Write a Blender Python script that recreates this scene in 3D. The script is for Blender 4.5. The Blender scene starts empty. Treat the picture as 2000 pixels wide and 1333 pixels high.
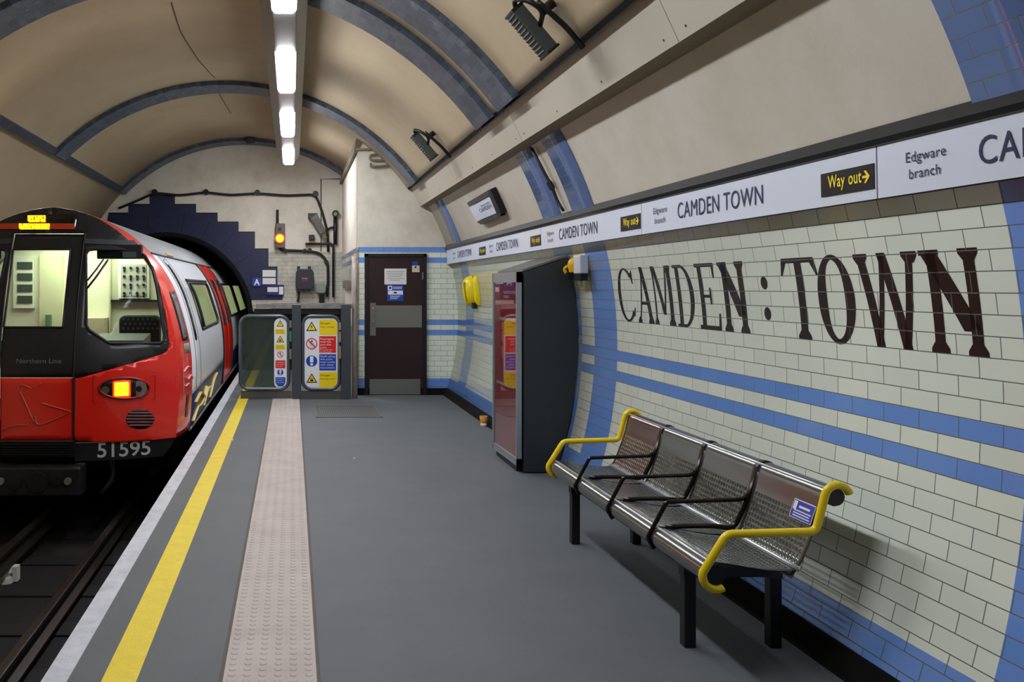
import bpy, bmesh, math, random
from mathutils import Vector, Matrix
random.seed(7)
scene = bpy.context.scene
COL = scene.collection
PI = math.pi

# ------------------------------------------------------------------ camera / world / exposure
F, VX, VY, EYE = 1650.0, 571.0, 562.0, 1.6          # focal length in px, vanishing point of the platform, eye height
cd = bpy.data.cameras.new('camera')
cam = bpy.data.objects.new('camera', cd)
COL.objects.link(cam)
cam.location = (0, 0, EYE)
cam.rotation_euler = (PI / 2, 0, 0)
cd.sensor_fit = 'HORIZONTAL'
cd.sensor_width = 36
cd.lens = F * 36 / 2000
cd.shift_x = (1000 - VX) / 2000
cd.shift_y = -(666.5 - VY) / 2000
cd.clip_start = 0.05
scene.camera = cam
w = bpy.data.worlds.new('world')
scene.world = w
w.use_nodes = True
w.node_tree.nodes['Background'].inputs[0].default_value = (0.9, 0.95, 1.0, 1)
w.node_tree.nodes['Background'].inputs[1].default_value = 0.0
vs = scene.view_settings
vs.view_transform = 'Standard'
vs.look = 'None'
vs.gamma = 1
vs.use_curve_mapping = False
vs.exposure = 0.0
LAMP = 72.0            # emission of the ceiling diffusers

# ------------------------------------------------------------------ materials
def lin(c):
    r = []
    for v in c[:3]:
        v /= 255.0
        r.append(v / 12.92 if v <= .04045 else ((v + .055) / 1.055) ** 2.4)
    return (r[0], r[1], r[2], 1)

class NT:
    def __init__(s, m):
        m.use_nodes = True
        s.t = m.node_tree
        s.b = s.t.nodes['Principled BSDF']
    def n(s, typ, **kw):
        x = s.t.nodes.new(typ)
        for k, v in kw.items():
            setattr(x, k, v)
        return x
    def l(s, a, b):
        s.t.links.new(a, b)
    def math(s, op, a, b=None, c=None):
        x = s.n('ShaderNodeMath', operation=op)
        for i, v in enumerate((a, b, c)):
            if v is None:
                continue
            if hasattr(v, 'is_linked'):
                s.l(v, x.inputs[i])
            else:
                x.inputs[i].default_value = v
        return x.outputs[0]
    def mix(s, fac, a, b, blend='MIX'):
        x = s.n('ShaderNodeMix', data_type='RGBA', blend_type=blend)
        for sock, v in ((x.inputs[0], fac), (x.inputs[6], a), (x.inputs[7], b)):
            if hasattr(v, 'is_linked'):
                s.l(v, sock)
            else:
                sock.default_value = v
        return x.outputs[2]

MATS = {}
def mat(name, rgb, rough=.5, metal=0., spec=.5, noise=None, bump=None, emit=None, coat=0.):
    """noise = (scale, amount, second colour); bump = (scale, strength)"""
    if name in MATS:
        return MATS[name]
    m = bpy.data.materials.new(name)
    t = NT(m)
    b = t.b
    b.inputs['Base Color'].default_value = lin(rgb)
    b.inputs['Roughness'].default_value = rough
    b.inputs['Metallic'].default_value = metal
    b.inputs['Specular IOR Level'].default_value = spec
    b.inputs['Coat Weight'].default_value = coat
    tc = t.n('ShaderNodeTexCoord') if (noise or bump) else None
    if noise:
        nz = t.n('ShaderNodeTexNoise')
        nz.inputs['Scale'].default_value = noise[0]
        nz.inputs['Detail'].default_value = 6
        nz.inputs['Roughness'].default_value = .65
        t.l(tc.outputs['Object'], nz.inputs['Vector'])
        cr = t.n('ShaderNodeMapRange')
        cr.inputs[1].default_value = .38
        cr.inputs[2].default_value = .68
        cr.inputs[3].default_value = 0
        cr.inputs[4].default_value = noise[1]
        t.l(nz.outputs[0], cr.inputs[0])
        t.l(t.mix(cr.outputs[0], lin(rgb), lin(noise[2])), b.inputs['Base Color'])
    if bump:
        nb = t.n('ShaderNodeTexNoise')
        nb.inputs['Scale'].default_value = bump[0]
        nb.inputs['Detail'].default_value = 4
        t.l(tc.outputs['Object'], nb.inputs['Vector'])
        bp = t.n('ShaderNodeBump')
        bp.inputs['Strength'].default_value = bump[1]
        bp.inputs['Distance'].default_value = .01
        t.l(nb.outputs[0], bp.inputs['Height'])
        t.l(bp.outputs[0], b.inputs['Normal'])
    if emit:
        b.inputs['Emission Color'].default_value = lin(emit[0])
        b.inputs['Emission Strength'].default_value = emit[1]
    MATS[name] = m
    return m

def glass(name, tint=(225, 235, 230), refl=1.0, haze=0., hazecol=(90, 104, 96)):
    m = bpy.data.materials.new(name)
    t = NT(m)
    out = [x for x in t.t.nodes if x.type == 'OUTPUT_MATERIAL'][0]
    tr = t.n('ShaderNodeBsdfTransparent')
    tr.inputs[0].default_value = lin(tint)
    gl = t.n('ShaderNodeBsdfGlossy')
    gl.inputs['Roughness'].default_value = .02
    fr = t.n('ShaderNodeFresnel')
    geo = t.n('ShaderNodeNewGeometry')
    t.l(t.math('MULTIPLY_ADD', geo.outputs['Backfacing'], -.83333, 1.5), fr.inputs[0])
    mx = t.n('ShaderNodeMixShader')
    t.l(t.math('MULTIPLY', fr.outputs[0], refl), mx.inputs[0])
    if haze:
        df = t.n('ShaderNodeBsdfDiffuse')
        df.inputs[0].default_value = lin(hazecol)
        m2 = t.n('ShaderNodeMixShader')
        m2.inputs[0].default_value = haze
        t.l(tr.outputs[0], m2.inputs[1])
        t.l(df.outputs[0], m2.inputs[2])
        t.l(m2.outputs[0], mx.inputs[1])
    else:
        t.l(tr.outputs[0], mx.inputs[1])
    t.l(gl.outputs[0], mx.inputs[2])
    t.l(mx.outputs[0], out.inputs[0])
    return m

CREAM, GROUT, BLUE = (236, 241, 225), (98, 100, 92), (114, 156, 226)
PLASTER, SOOT = (222, 215, 200), (160, 148, 126)

def tile_mat(name, ubands=(), vbands=(), plaster_above=None, row=.077, width=.198, pu=0., pv=0.,
             base=CREAM, blue=BLUE, rough=.12, dirt=0., dark_below=None):
    """glazed tile wall: UV = metres; bands of blue tile by u (across) and v (height)"""
    m = bpy.data.materials.new(name)
    t = NT(m)
    uv = t.n('ShaderNodeUVMap')
    sep = t.n('ShaderNodeSeparateXYZ')
    t.l(uv.outputs[0], sep.inputs[0])
    u, v = sep.outputs[0], sep.outputs[1]
    cmb = t.n('ShaderNodeCombineXYZ')
    t.l(t.math('SUBTRACT', u, pu), cmb.inputs[0])
    t.l(t.math('SUBTRACT', v, pv), cmb.inputs[1])
    br = t.n('ShaderNodeTexBrick')
    br.offset = .5
    br.inputs['Scale'].default_value = 1
    br.inputs['Mortar Size'].default_value = .0022
    br.inputs['Mortar Smooth'].default_value = .15
    br.inputs['Brick Width'].default_value = width
    br.inputs['Row Height'].default_value = row
    br.inputs['Color1'].default_value = (1, 1, 1, 1)
    br.inputs['Color2'].default_value = (.93, .935, .94, 1)
    br.inputs['Mortar'].default_value = (1, 1, 1, 1)
    t.l(cmb.outputs[0], br.inputs['Vector'])
    mask = None
    for src, bands in ((u, ubands), (v, vbands)):
        for a, b in bands:
            q = t.math('COMPARE', src, (a + b) / 2, abs(b - a) / 2)
            mask = q if mask is None else t.math('MAXIMUM', mask, q)
    colr = lin(base)
    if mask is not None:
        colr = t.mix(mask, lin(base), lin(blue))
    tint = t.mix(1.0, colr, br.outputs['Color'], 'MULTIPLY')
    full = t.mix(br.outputs['Fac'], tint, lin(GROUT))
    rg = t.math('MULTIPLY_ADD', br.outputs['Fac'], .5, rough)
    nz = t.n('ShaderNodeTexNoise')
    nz.inputs['Scale'].default_value = 2.2
    nz.inputs['Detail'].default_value = 7
    nz.inputs['Roughness'].default_value = .7
    t.l(uv.outputs[0], nz.inputs['Vector'])
    if dirt:
        d = t.n('ShaderNodeMapRange')
        d.inputs[1].default_value = .4
        d.inputs[2].default_value = .7
        d.inputs[4].default_value = dirt
        t.l(nz.outputs[0], d.inputs[0])
        full = t.mix(d.outputs[0], full, lin((120, 108, 88)))
    if plaster_above is not None:
        up = t.math('GREATER_THAN', v, plaster_above)
        d2 = t.n('ShaderNodeMapRange')
        d2.inputs[1].default_value = .42
        d2.inputs[2].default_value = .75
        d2.inputs[4].default_value = .42
        t.l(nz.outputs[0], d2.inputs[0])
        pl = t.mix(d2.outputs[0], lin(PLASTER), lin(SOOT))
        full = t.mix(up, full, pl)
        rg = t.math('MAXIMUM', rg, t.math('MULTIPLY', up, .75))
    if dark_below is not None:
        dn = t.math('LESS_THAN', v, dark_below)
        full = t.mix(dn, full, lin((30, 30, 32)))
    t.l(full, t.b.inputs['Base Color'])
    t.l(rg, t.b.inputs['Roughness'])
    bp = t.n('ShaderNodeBump')
    bp.inputs['Strength'].default_value = .35
    bp.inputs['Distance'].default_value = .003
    inv = t.math('SUBTRACT', 1.0, br.outputs['Fac'])
    wv = t.n('ShaderNodeTexNoise')
    wv.inputs['Scale'].default_value = 9
    t.l(uv.outputs[0], wv.inputs['Vector'])
    t.l(t.math('MULTIPLY_ADD', wv.outputs[0], .25, inv), bp.inputs['Height'])
    t.l(bp.outputs[0], t.b.inputs['Normal'])
    return m

M_plaster = mat('plaster', (208, 201, 186), .75, noise=(1.1, .5, (176, 163, 140)), bump=(30, .12))
M_ceil = mat('ceiling_plaster', (190, 172, 140), .7, noise=(.8, .5, (162, 141, 108)), bump=(25, .12))
M_board = mat('boxing_board', (192, 184, 166), .55, noise=(1.5, .3, (178, 168, 146)))
M_black = mat('black_paint', (16, 16, 17), .45)
M_dark = mat('dark_metal', (38, 40, 42), .4, .3)
M_soot = mat('sooty_black', (12, 12, 12), .85, spec=.2, noise=(6, .6, (26, 24, 22)))
M_white = mat('white_enamel', (222, 227, 240), .25)
M_navyink = mat('navy_letters', (18, 20, 74), .4)
M_yellow = mat('yellow_paint', (250, 216, 24), .35)
M_yink = mat('yellow_print', (246, 222, 24), .45)
M_red = mat('red_paint', (226, 36, 20), .28, coat=.4)
M_trainwhite = mat('train_white', (236, 238, 244), .3, coat=.3)
M_trainblack = mat('train_black', (26, 26, 27), .38, noise=(9, .5, (40, 40, 42)))
M_navy = mat('train_navy', (34, 48, 96), .35)
M_rubber = mat('rubber', (15, 16, 17), .6)
M_roof = mat('train_roof', (150, 152, 152), .5)
M_cabcream = mat('cab_cream', (230, 228, 204), .5)
M_grey = mat('grey_metal', (120, 124, 126), .4, .4)
M_steel = mat('brushed_steel', (150, 148, 142), .38, .85)
M_chrome = mat('chrome', (214, 214, 214), .12, 1.)
M_benchmetal = mat('bench_steel', (124, 126, 122), .2, .8)
M_highlight = mat('edge_highlight', (226, 228, 232), .22, .55)  # pale tone for lamp highlights painted along the bench edges
M_benchdark = mat('bench_dark_steel', (58, 52, 50), .26, .85)
M_gatepaint = mat('gate_grey', (70, 74, 80), .42, .2)
M_signwhite = mat('sign_white', (232, 234, 238), .35)
M_signblue = mat('sign_blue', (22, 66, 176), .4)
M_signred = mat('sign_red', (220, 34, 26), .4)
M_signyellow = mat('sign_yellow', (244, 214, 10), .4)
M_paper = mat('paper', (226, 224, 218), .7)
M_brown = mat('door_brown', (44, 20, 20), .42, noise=(7, .5, (34, 16, 16)))
M_asphalt = mat('platform_asphalt', (94, 97, 99), .62, noise=(2.0, .55, (82, 85, 88)), bump=(220, .35))
M_whiteline = mat('white_edge_paint', (204, 204, 210), .6, noise=(9, .55, (158, 158, 164)), bump=(80, .2))
M_yelline = mat('yellow_line_paint', (236, 208, 46), .55, noise=(10, .4, (206, 178, 40)), bump=(80, .2))
M_tactile = mat('tactile_paving', (186, 174, 166), .7, noise=(4, .5, (158, 144, 137)), bump=(120, .15))
M_rail = mat('rail_steel', (52, 47, 42), .5, .6, noise=(8, .6, (34, 27, 22)))
M_ballast = mat('track_bed', (14, 13, 12), .9, noise=(7, .6, (26, 22, 19)), bump=(40, .6))
M_ceramic = mat('white_ceramic', (226, 224, 214), .25)
M_glass = glass('clear_glass', refl=.05)
M_posterglass = glass('poster_glass', (245, 245, 245), 1.6)
M_smoke = glass('smoked_glass', (196, 206, 200), .5, .32, (92, 104, 96))
M_screen = mat('dark_screen', (10, 10, 10), .15)

def ring_mat():
    """old slate-blue tile of the vault rings with pale chips"""
    m = bpy.data.materials.new('ring_tile')
    t = NT(m)
    uv = t.n('ShaderNodeUVMap')
    br = t.n('ShaderNodeTexBrick')
    br.offset = .5
    br.inputs['Scale'].default_value = 1
    br.inputs['Mortar Size'].default_value = .003
    br.inputs['Brick Width'].default_value = .154
    br.inputs['Row Height'].default_value = .077
    br.inputs['Color1'].default_value = lin((58, 68, 82))
    br.inputs['Color2'].default_value = lin((86, 97, 112))
    br.inputs['Mortar'].default_value = lin((66, 70, 76))
    t.l(uv.outputs[0], br.inputs['Vector'])
    nz = t.n('ShaderNodeTexNoise')
    nz.inputs['Scale'].default_value = 9
    nz.inputs['Detail'].default_value = 8
    nz.inputs['Roughness'].default_value = .75
    t.l(uv.outputs[0], nz.inputs['Vector'])
    r = t.n('ShaderNodeMapRange')
    r.inputs[1].default_value = .58
    r.inputs[2].default_value = .72
    t.l(nz.outputs[0], r.inputs[0])
    t.l(t.mix(r.outputs[0], br.outputs['Color'], lin((134, 142, 150))), t.b.inputs['Base Color'])
    t.b.inputs['Roughness'].default_value = .4
    return m
M_ring = ring_mat()

# ------------------------------------------------------------------ object helpers
ROOT = {}
def base_of(bm):
    xs = [v.co.x for v in bm.verts]; ys = [v.co.y for v in bm.verts]; zs = [v.co.z for v in bm.verts]
    return Vector(((min(xs) + max(xs)) / 2, (min(ys) + max(ys)) / 2, min(zs)))

def props(o, label=None, cat=None, group=None, kind=None):
    for k, v in (('label', label), ('category', cat), ('group', group), ('kind', kind)):
        if v:
            o[k] = v
    return o

def thing(name, loc, label, cat, group=None):
    o = bpy.data.objects.new(name, None)
    COL.objects.link(o)
    o.empty_display_size = .1
    o.location = loc
    ROOT[o] = Vector(loc)
    return props(o, label, cat, group)

def make(name, bm, m, parent=None, smooth=False, solid=0, offset=-1, bevel=0, origin=None, **kw):
    """bmesh in world coordinates -> one object (child of parent, or top-level with its origin at its base)"""
    if parent is not None:
        r = ROOT[parent]
    else:
        r = Vector(origin) if origin is not None else base_of(bm)
    bmesh.ops.translate(bm, verts=bm.verts, vec=-r)
    me = bpy.data.meshes.new(name)
    bm.to_mesh(me)
    bm.free()
    for q in (m if isinstance(m, (list, tuple)) else [m]):
        me.materials.append(q)
    if smooth:
        for p in me.polygons:
            p.use_smooth = True
    o = bpy.data.objects.new(name, me)
    COL.objects.link(o)
    if parent is not None:
        o.parent = parent
    else:
        o.location = r
    ROOT[o] = r
    if solid:
        md = o.modifiers.new('thickness', 'SOLIDIFY')
        md.thickness = solid
        md.offset = offset
    if bevel:
        md = o.modifiers.new('bevel', 'BEVEL')
        md.width = bevel
        md.segments = 2
        md.limit_method = 'ANGLE'
        md.angle_limit = math.radians(40)
    return props(o, **kw)

def B():
    return bmesh.new()

def box(bm, x0, x1, y0, y1, z0, z1, mi=0):
    v = [bm.verts.new(p) for p in ((x0, y0, z0), (x1, y0, z0), (x1, y1, z0), (x0, y1, z0),
                                   (x0, y0, z1), (x1, y0, z1), (x1, y1, z1), (x0, y1, z1))]
    for f in ((3, 2, 1, 0), (4, 5, 6, 7), (0, 1, 5, 4), (1, 2, 6, 5), (2, 3, 7, 6), (3, 0, 4, 7)):
        bm.faces.new([v[i] for i in f]).material_index = mi
    return bm

def prism(bm, loop_a, loop_b, mi=0):
    """solid between two point loops of equal length"""
    a = [bm.verts.new(p) for p in loop_a]
    b = [bm.verts.new(p) for p in loop_b]
    n = len(a)
    fs = [bm.faces.new(a[::-1]), bm.faces.new(b)]
    for i in range(n):
        fs.append(bm.faces.new((a[i], a[(i + 1) % n], b[(i + 1) % n], b[i])))
    for f in fs:
        f.material_index = mi
    bmesh.ops.recalc_face_normals(bm, faces=fs)
    return bm

def prism_y(bm, poly, y0, y1, mi=0):        # poly in (x, z)
    return prism(bm, [(x, y0, z) for x, z in poly], [(x, y1, z) for x, z in poly], mi)

def prism_x(bm, poly, x0, x1, mi=0):        # poly in (y, z)
    return prism(bm, [(x0, y, z) for y, z in poly], [(x1, y, z) for y, z in poly], mi)

def prism_z(bm, poly, z0, z1, mi=0):        # poly in (x, y)
    return prism(bm, [(x, y, z0) for x, y in poly], [(x, y, z1) for x, y in poly], mi)

def fillet(pts, rad, n=5):
    pts = [Vector(p) for p in pts]
    out = [pts[0]]
    for i in range(1, len(pts) - 1):
        a, b, c = pts[i - 1], pts[i], pts[i + 1]
        d1, d2 = (a - b), (c - b)
        r = min(rad, d1.length * .48, d2.length * .48)
        p1, p2 = b + d1.normalized() * r, b + d2.normalized() * r
        for k in range(n + 1):
            s = k / n
            out.append(p1 * (1 - s) ** 2 + b * 2 * s * (1 - s) + p2 * s ** 2)
    out.append(pts[-1])
    return out

def tube(bm, pts, r, seg=8, closed=False, mi=0, flat=1.0):
    pts = [Vector(p) for p in pts]
    n = len(pts)
    tang = []
    for i in range(n):
        a = pts[(i - 1) % n] if (closed or i > 0) else pts[0]
        b = pts[(i + 1) % n] if (closed or i < n - 1) else pts[-1]
        tang.append((b - a).normalized())
    up = Vector((0, 0, 1)) if abs(tang[0].z) < .9 else Vector((1, 0, 0))
    nrm = tang[0].cross(up).normalized()
    rings = []
    for i in range(n):
        nrm = (nrm - tang[i] * nrm.dot(tang[i])).normalized()
        bi = tang[i].cross(nrm)
        rings.append([bm.verts.new(pts[i] + (nrm * math.cos(2 * PI * k / seg) + bi * math.sin(2 * PI * k / seg) * flat) * r)
                      for k in range(seg)])
    m = n if closed else n - 1
    fs = []
    for i in range(m):
        a, b = rings[i], rings[(i + 1) % n]
        for k in range(seg):
            fs.append(bm.faces.new((a[k], a[(k + 1) % seg], b[(k + 1) % seg], b[k])))
    if not closed:
        fs.append(bm.faces.new(rings[0][::-1]))
        fs.append(bm.faces.new(rings[-1]))
    for f in fs:
        f.material_index = mi
    return bm

def disc(bm, c, axis, r, h, seg=20, mi=0):
    c = Vector(c); axis = Vector(axis).normalized()
    return tube(bm, [c, c + axis * h], r, seg, mi=mi)

def dome(bm, c, r, h, seg=8, mi=0):
    c = Vector(c)
    base = [bm.verts.new(c + Vector((r * math.cos(2 * PI * k / seg), r * math.sin(2 * PI * k / seg), 0))) for k in range(seg)]
    mid = [bm.verts.new(c + Vector((.75 * r * math.cos(2 * PI * k / seg), .75 * r * math.sin(2 * PI * k / seg), h * .8))) for k in range(seg)]
    top = bm.verts.new(c + Vector((0, 0, h)))
    for k in range(seg):
        j = (k + 1) % seg
        bm.faces.new((base[k], base[j], mid[j], mid[k])).material_index = mi
        bm.faces.new((mid[k], mid[j], top)).material_index = mi

def loft(bm, rows, closed=False, uvs=None, mi=0):
    vr = [[bm.verts.new(p) for p in r] for r in rows]
    uvl = bm.loops.layers.uv.verify() if uvs else None
    n = len(rows[0])
    for i in range(len(rows) - 1):
        for j in range(n if closed else n - 1):
            k = (j + 1) % n
            f = bm.faces.new((vr[i][j], vr[i][k], vr[i + 1][k], vr[i + 1][j]))
            f.material_index = mi
            if uvs:
                for lp, (a, b) in zip(f.loops, ((i, j), (i, k), (i + 1, k), (i + 1, j))):
                    lp[uvl].uv = uvs[a][b]
    return bm

def aim(bm, d):
    """turn the faces so that their mean normal points along d"""
    bm.normal_update()
    s = Vector((0, 0, 0))
    for f in bm.faces:
        s += f.normal * f.calc_area()
    if s.dot(Vector(d)) < 0:
        bmesh.ops.reverse_faces(bm, faces=bm.faces)
    return bm

def fill2d(outer, holes=(), step=None):
    """flat bmesh (x, y, 0) of a polygon with holes, cut on a grid so that it can be bent"""
    bm = bmesh.new()
    for lp in [outer] + list(holes):
        vs_ = [bm.verts.new((p[0], p[1], 0)) for p in lp]
        for i in range(len(vs_)):
            bm.edges.new((vs_[i], vs_[(i + 1) % len(vs_)]))
    bmesh.ops.triangle_fill(bm, use_beauty=True, use_dissolve=False, edges=bm.edges)
    if step:
        gridcut(bm, step)
    return bm

def gridcut(bm, step):
    sx, sy = step if isinstance(step, tuple) else (step, step)
    for ax, st in ((0, sx), (1, sy)):
        if not st:
            continue
        lo = min(v.co[ax] for v in bm.verts); hi = max(v.co[ax] for v in bm.verts)
        k = math.floor(lo / st) + 1
        while k * st < hi - 1e-6:
            if k * st > lo + 1e-6:
                no = Vector((1, 0, 0)) if ax == 0 else Vector((0, 1, 0))
                bmesh.ops.bisect_plane(bm, geom=bm.verts[:] + bm.edges[:] + bm.faces[:], dist=1e-6,
                                       plane_co=no * (k * st), plane_no=no)
            k += 1

def bend(bm, fn, uvfn=None):
    if uvfn:
        uvl = bm.loops.layers.uv.verify()
        for f in bm.faces:
            for lp in f.loops:
                lp[uvl].uv = uvfn(lp.vert.co.x, lp.vert.co.y)
    for v in bm.verts:
        v.co = fn(v.co.x, v.co.y)
    return bm

def rrect(x0, x1, y0, y1, r, n=4):
    out = []
    for cx, cy, a0 in ((x1 - r, y0 + r, -90), (x1 - r, y1 - r, 0), (x0 + r, y1 - r, 90), (x0 + r, y0 + r, 180)):
        for k in range(n + 1):
            a = math.radians(a0 + 90 * k / n)
            out.append((cx + r * math.cos(a), cy + r * math.sin(a)))
    return out

def circ(cx, cy, r, n=24, ry=None):
    ry = ry or r
    return [(cx + r * math.cos(2 * PI * k / n), cy + ry * math.sin(2 * PI * k / n)) for k in range(n)]

def text2d(s, w=None, h=None, weight=0., align='L', spacing=1.):
    """outline text as a flat bmesh; fitted to width w and cap height h, lower-left at 0,0 (baseline)"""
    cu = bpy.data.curves.new('lettering', 'FONT')
    cu.body = s
    cu.size = 1
    cu.offset = weight
    cu.space_character = spacing
    cu.resolution_u = 4
    cu.fill_mode = 'FRONT'
    ob = bpy.data.objects.new('lettering', cu)
    me = bpy.data.meshes.new_from_object(ob)
    bm = bmesh.new()
    bm.from_mesh(me)
    bpy.data.objects.remove(ob)
    bpy.data.curves.remove(cu)
    bpy.data.meshes.remove(me)
    x0 = min(v.co.x for v in bm.verts); x1 = max(v.co.x for v in bm.verts)
    cap = .70
    sy = (h / cap) if h else 1
    sx = (w / (x1 - x0)) if w else sy
    off = {'L': 0, 'C': -(x1 - x0) / 2, 'R': -(x1 - x0)}[align]
    for v in bm.verts:
        v.co = Vector(((v.co.x - x0 + off) * sx, v.co.y * sy, 0))
    return bm

def join(bm, other):
    me = bpy.data.meshes.new('tmp')
    other.to_mesh(me)
    other.free()
    bm.from_mesh(me)
    bpy.data.meshes.remove(me)
    return bm

def at(px, py, Y):
    """photograph pixel at depth Y -> point in the station"""
    return Vector(((px - VX) * Y / F, Y, EYE - (py - VY) * Y / F))

# ------------------------------------------------------------------ the tube: geometry of the station tunnel
CX, CZ, RW, RV = -.93, 1.14, 3.40, 3.28             # centre of the bore, radius of tiled wall, radius of plaster vault
TH0 = math.asin(-CZ / RW)
def wallpt(y, v, off=0.):
    a = TH0 + v / RW
    return Vector((CX + (RW - off) * math.cos(a), y, CZ + (RW - off) * math.sin(a)))
def v_of(z):
    return RW * (math.asin((z - CZ) / RW) - TH0)
def raywall(px, py, R=RW):
    """where the sight line of a pixel meets the right-hand curve"""
    k = (VY - py) / (px - VX)
    c = EYE - CZ
    a_, b_, c_ = 1 + k * k, -2 * CX + 2 * k * c, CX * CX + c * c - R * R
    x = (-b_ + math.sqrt(b_ * b_ - 4 * a_ * c_)) / (2 * a_)
    return Vector((x, F * x / (px - VX), EYE + k * x))

YB, YD, YH = -9.0, 12.6, 16.35                      # rear end, door wall, head wall
RINGS = [(1.58, 2.06), (2.36, 2.84), (6.42, 6.9), (7.2, 7.7), (11.5, 12.0), (-2.7, -2.2), (-3.5, -3.0)]

def frange(a, b, n):
    return [a + (b - a) * i / n for i in range(n + 1)]

# right wall: glazed tiles up to the name frieze
V_STRIPE = 1.1425
ST = [(V_STRIPE - .077, V_STRIPE), (V_STRIPE - .231, V_STRIPE - .154)]
VT = v_of(2.19)
bm = B()
vv = frange(0, VT, 40)
loft(bm, [[wallpt(y, v) for v in vv] for y in (YB, YD)], uvs=[[(y, v) for v in vv] for y in (YB, YD)])
aim(bm, (-1, 0, 0))
wall_right = make('wall_right', bm, tile_mat('tile_right', RINGS, ST + [(.1055, .257)], pu=4.022, pv=V_STRIPE - 77 * .077),
                  smooth=True, solid=.1, origin=(0, 0, 0), kind='structure')
# skirting
bm = B()
prism_y(bm, [(2.24, 0), (wallpt(0, 0).x + .03, 0), (wallpt(0, .1055).x + .01, .104), (wallpt(0, .1055).x - .012, .104)], YB, YD)
make('baseboard_right', bm, M_soot, kind='structure')
# upper right wall: plaster
bm = B()
vv = frange(VT, v_of(3.3), 24)
loft(bm, [[wallpt(y, v) for v in vv] for y in (YB, YD)])
aim(bm, (-1, 0, 0))
make('wall_right_upper', bm, M_plaster, smooth=True, solid=.1, origin=(0, 0, 0), kind='structure')
# tile bands of the rings on the upper wall
MB_band = tile_mat('tile_ring_blue', ubands=[(-99, 99)], pv=.02, blue=(98, 122, 170))
for i, (a, b) in enumerate(RINGS[:5]):
    bm = B()
    vv = frange(VT - .02, v_of(3.0), 16)
    loft(bm, [[wallpt(y, v, .008) for v in vv] for y in (a, b)], uvs=[[(y, v) for v in vv] for y in (a, b)])
    aim(bm, (-1, 0, 0))
    make('trim_wall_ring', bm, MB_band, smooth=True, solid=.007, kind='structure')

# vault
def vault(a, r=RV):
    return (CX + r * math.cos(a), CZ + r * math.sin(a))
A0, A1 = math.radians(36), math.radians(136)
bm = B()
aa = frange(A0, A1, 56)
loft(bm, [[(vault(a)[0], y, vault(a)[1]) for a in aa] for y in (YB, YH)])
aim(bm, (0, 0, -1))
ceiling = make('ceiling', bm, M_ceil, smooth=True, solid=.1, origin=(0, 0, 0), kind='structure')
# left wall, from the long blue band down to the track
bm = B()
aa = frange(math.radians(134.5), math.radians(219), 40)
loft(bm, [[(vault(a, 3.3)[0], y, vault(a, 3.3)[1]) for a in aa] for y in (YB, YH)])
aim(bm, (1, 0, 0))
make('wall_left', bm, M_ceil, smooth=True, solid=.1, origin=(0, 0, 0), kind='structure')
# raised tile rings of the vault
for a, b in RINGS[:5] + [(15.9, 16.34)]:
    bm = B()
    r0, r1 = RV + .01, RV - .06
    aa = frange(A0, A1 - .01, 72)
    rows = [[(vault(t, r)[0], y, vault(t, r)[1]) for t in aa] for y, r in ((a, r0), (a, r1), (b, r1), (b, r0))]
    uvs = [[(y, t * RV) for t in aa] for y in (a - .07, a, b, b + .07)]
    loft(bm, rows, uvs=uvs)
    aim(bm, (0, 0, -1))
    make('trim_vault_ring', bm, M_ring, kind='structure')
# long band at the springing on the track side
bm = B()
q = [vault(math.radians(d), r) for d, r in ((133.9, RV + .02), (133.9, RV - .045), (135.7, RV - .045), (135.7, RV + .02))]
prism_y(bm, q, YB, YH)
make('trim_band_left', bm, mat('slate_band', (50, 58, 70), .5, noise=(12, .6, (80, 88, 98))), kind='structure')
# rear end wall behind the camera
bm = fill2d([(CX + 3.4 * math.cos(a), CZ + 3.4 * math.sin(a)) for a in frange(math.radians(-40), math.radians(220), 60)])
bend(bm, lambda x, y: Vector((x, YB, y)))
make('wall_rear', bm, M_ceil, solid=.05, kind='structure')

# boxing (panelled cable duct) high on the right wall
BP = [(1.74, 3.09), (1.80, 3.13), (1.97, 2.806), (1.90, 2.806)]
boards = frange(YB, YD - .01, 1)
joints = [YB, -7.13, -4.31, -1.49, 1.33, 4.15, 6.97, 9.79, YD - .02]
for i in range(len(joints) - 1):
    y0, y1 = joints[i] + .004, joints[i + 1] - .004
    bm = B()
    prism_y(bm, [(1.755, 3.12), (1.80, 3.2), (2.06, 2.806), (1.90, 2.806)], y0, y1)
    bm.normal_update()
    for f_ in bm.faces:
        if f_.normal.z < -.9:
            f_.material_index = 2  # underside faces get a darker brown with their shade painted in
    ax = Vector((1.755 - 1.90, 0, 3.12 - 2.806)).normalized()
    nn = Vector((-ax.z, 0, ax.x)).normalized()
    yy = y0 + .12
    while yy < y1:
        for t in (.05, .30):
            p = Vector((1.90, yy, 2.806)) + ax * t
            disc(bm, p - nn * .002, nn, .007, .004, 8, mi=1)
        yy += .86
    make('trim_boxing_panel', bm, [M_board, M_dark, mat('boxing_underside_shade', (132, 116, 90), .7)], kind='structure')
bm = B()
prism_y(bm, [(1.712, 3.080), (1.732, 3.052), (1.770, 3.095), (1.748, 3.125)], YB, YD - .02)
make('trim_boxing_gap_shade', bm, M_soot, kind='structure')  # black strip painting the shadow gap between vault and boxing

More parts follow.
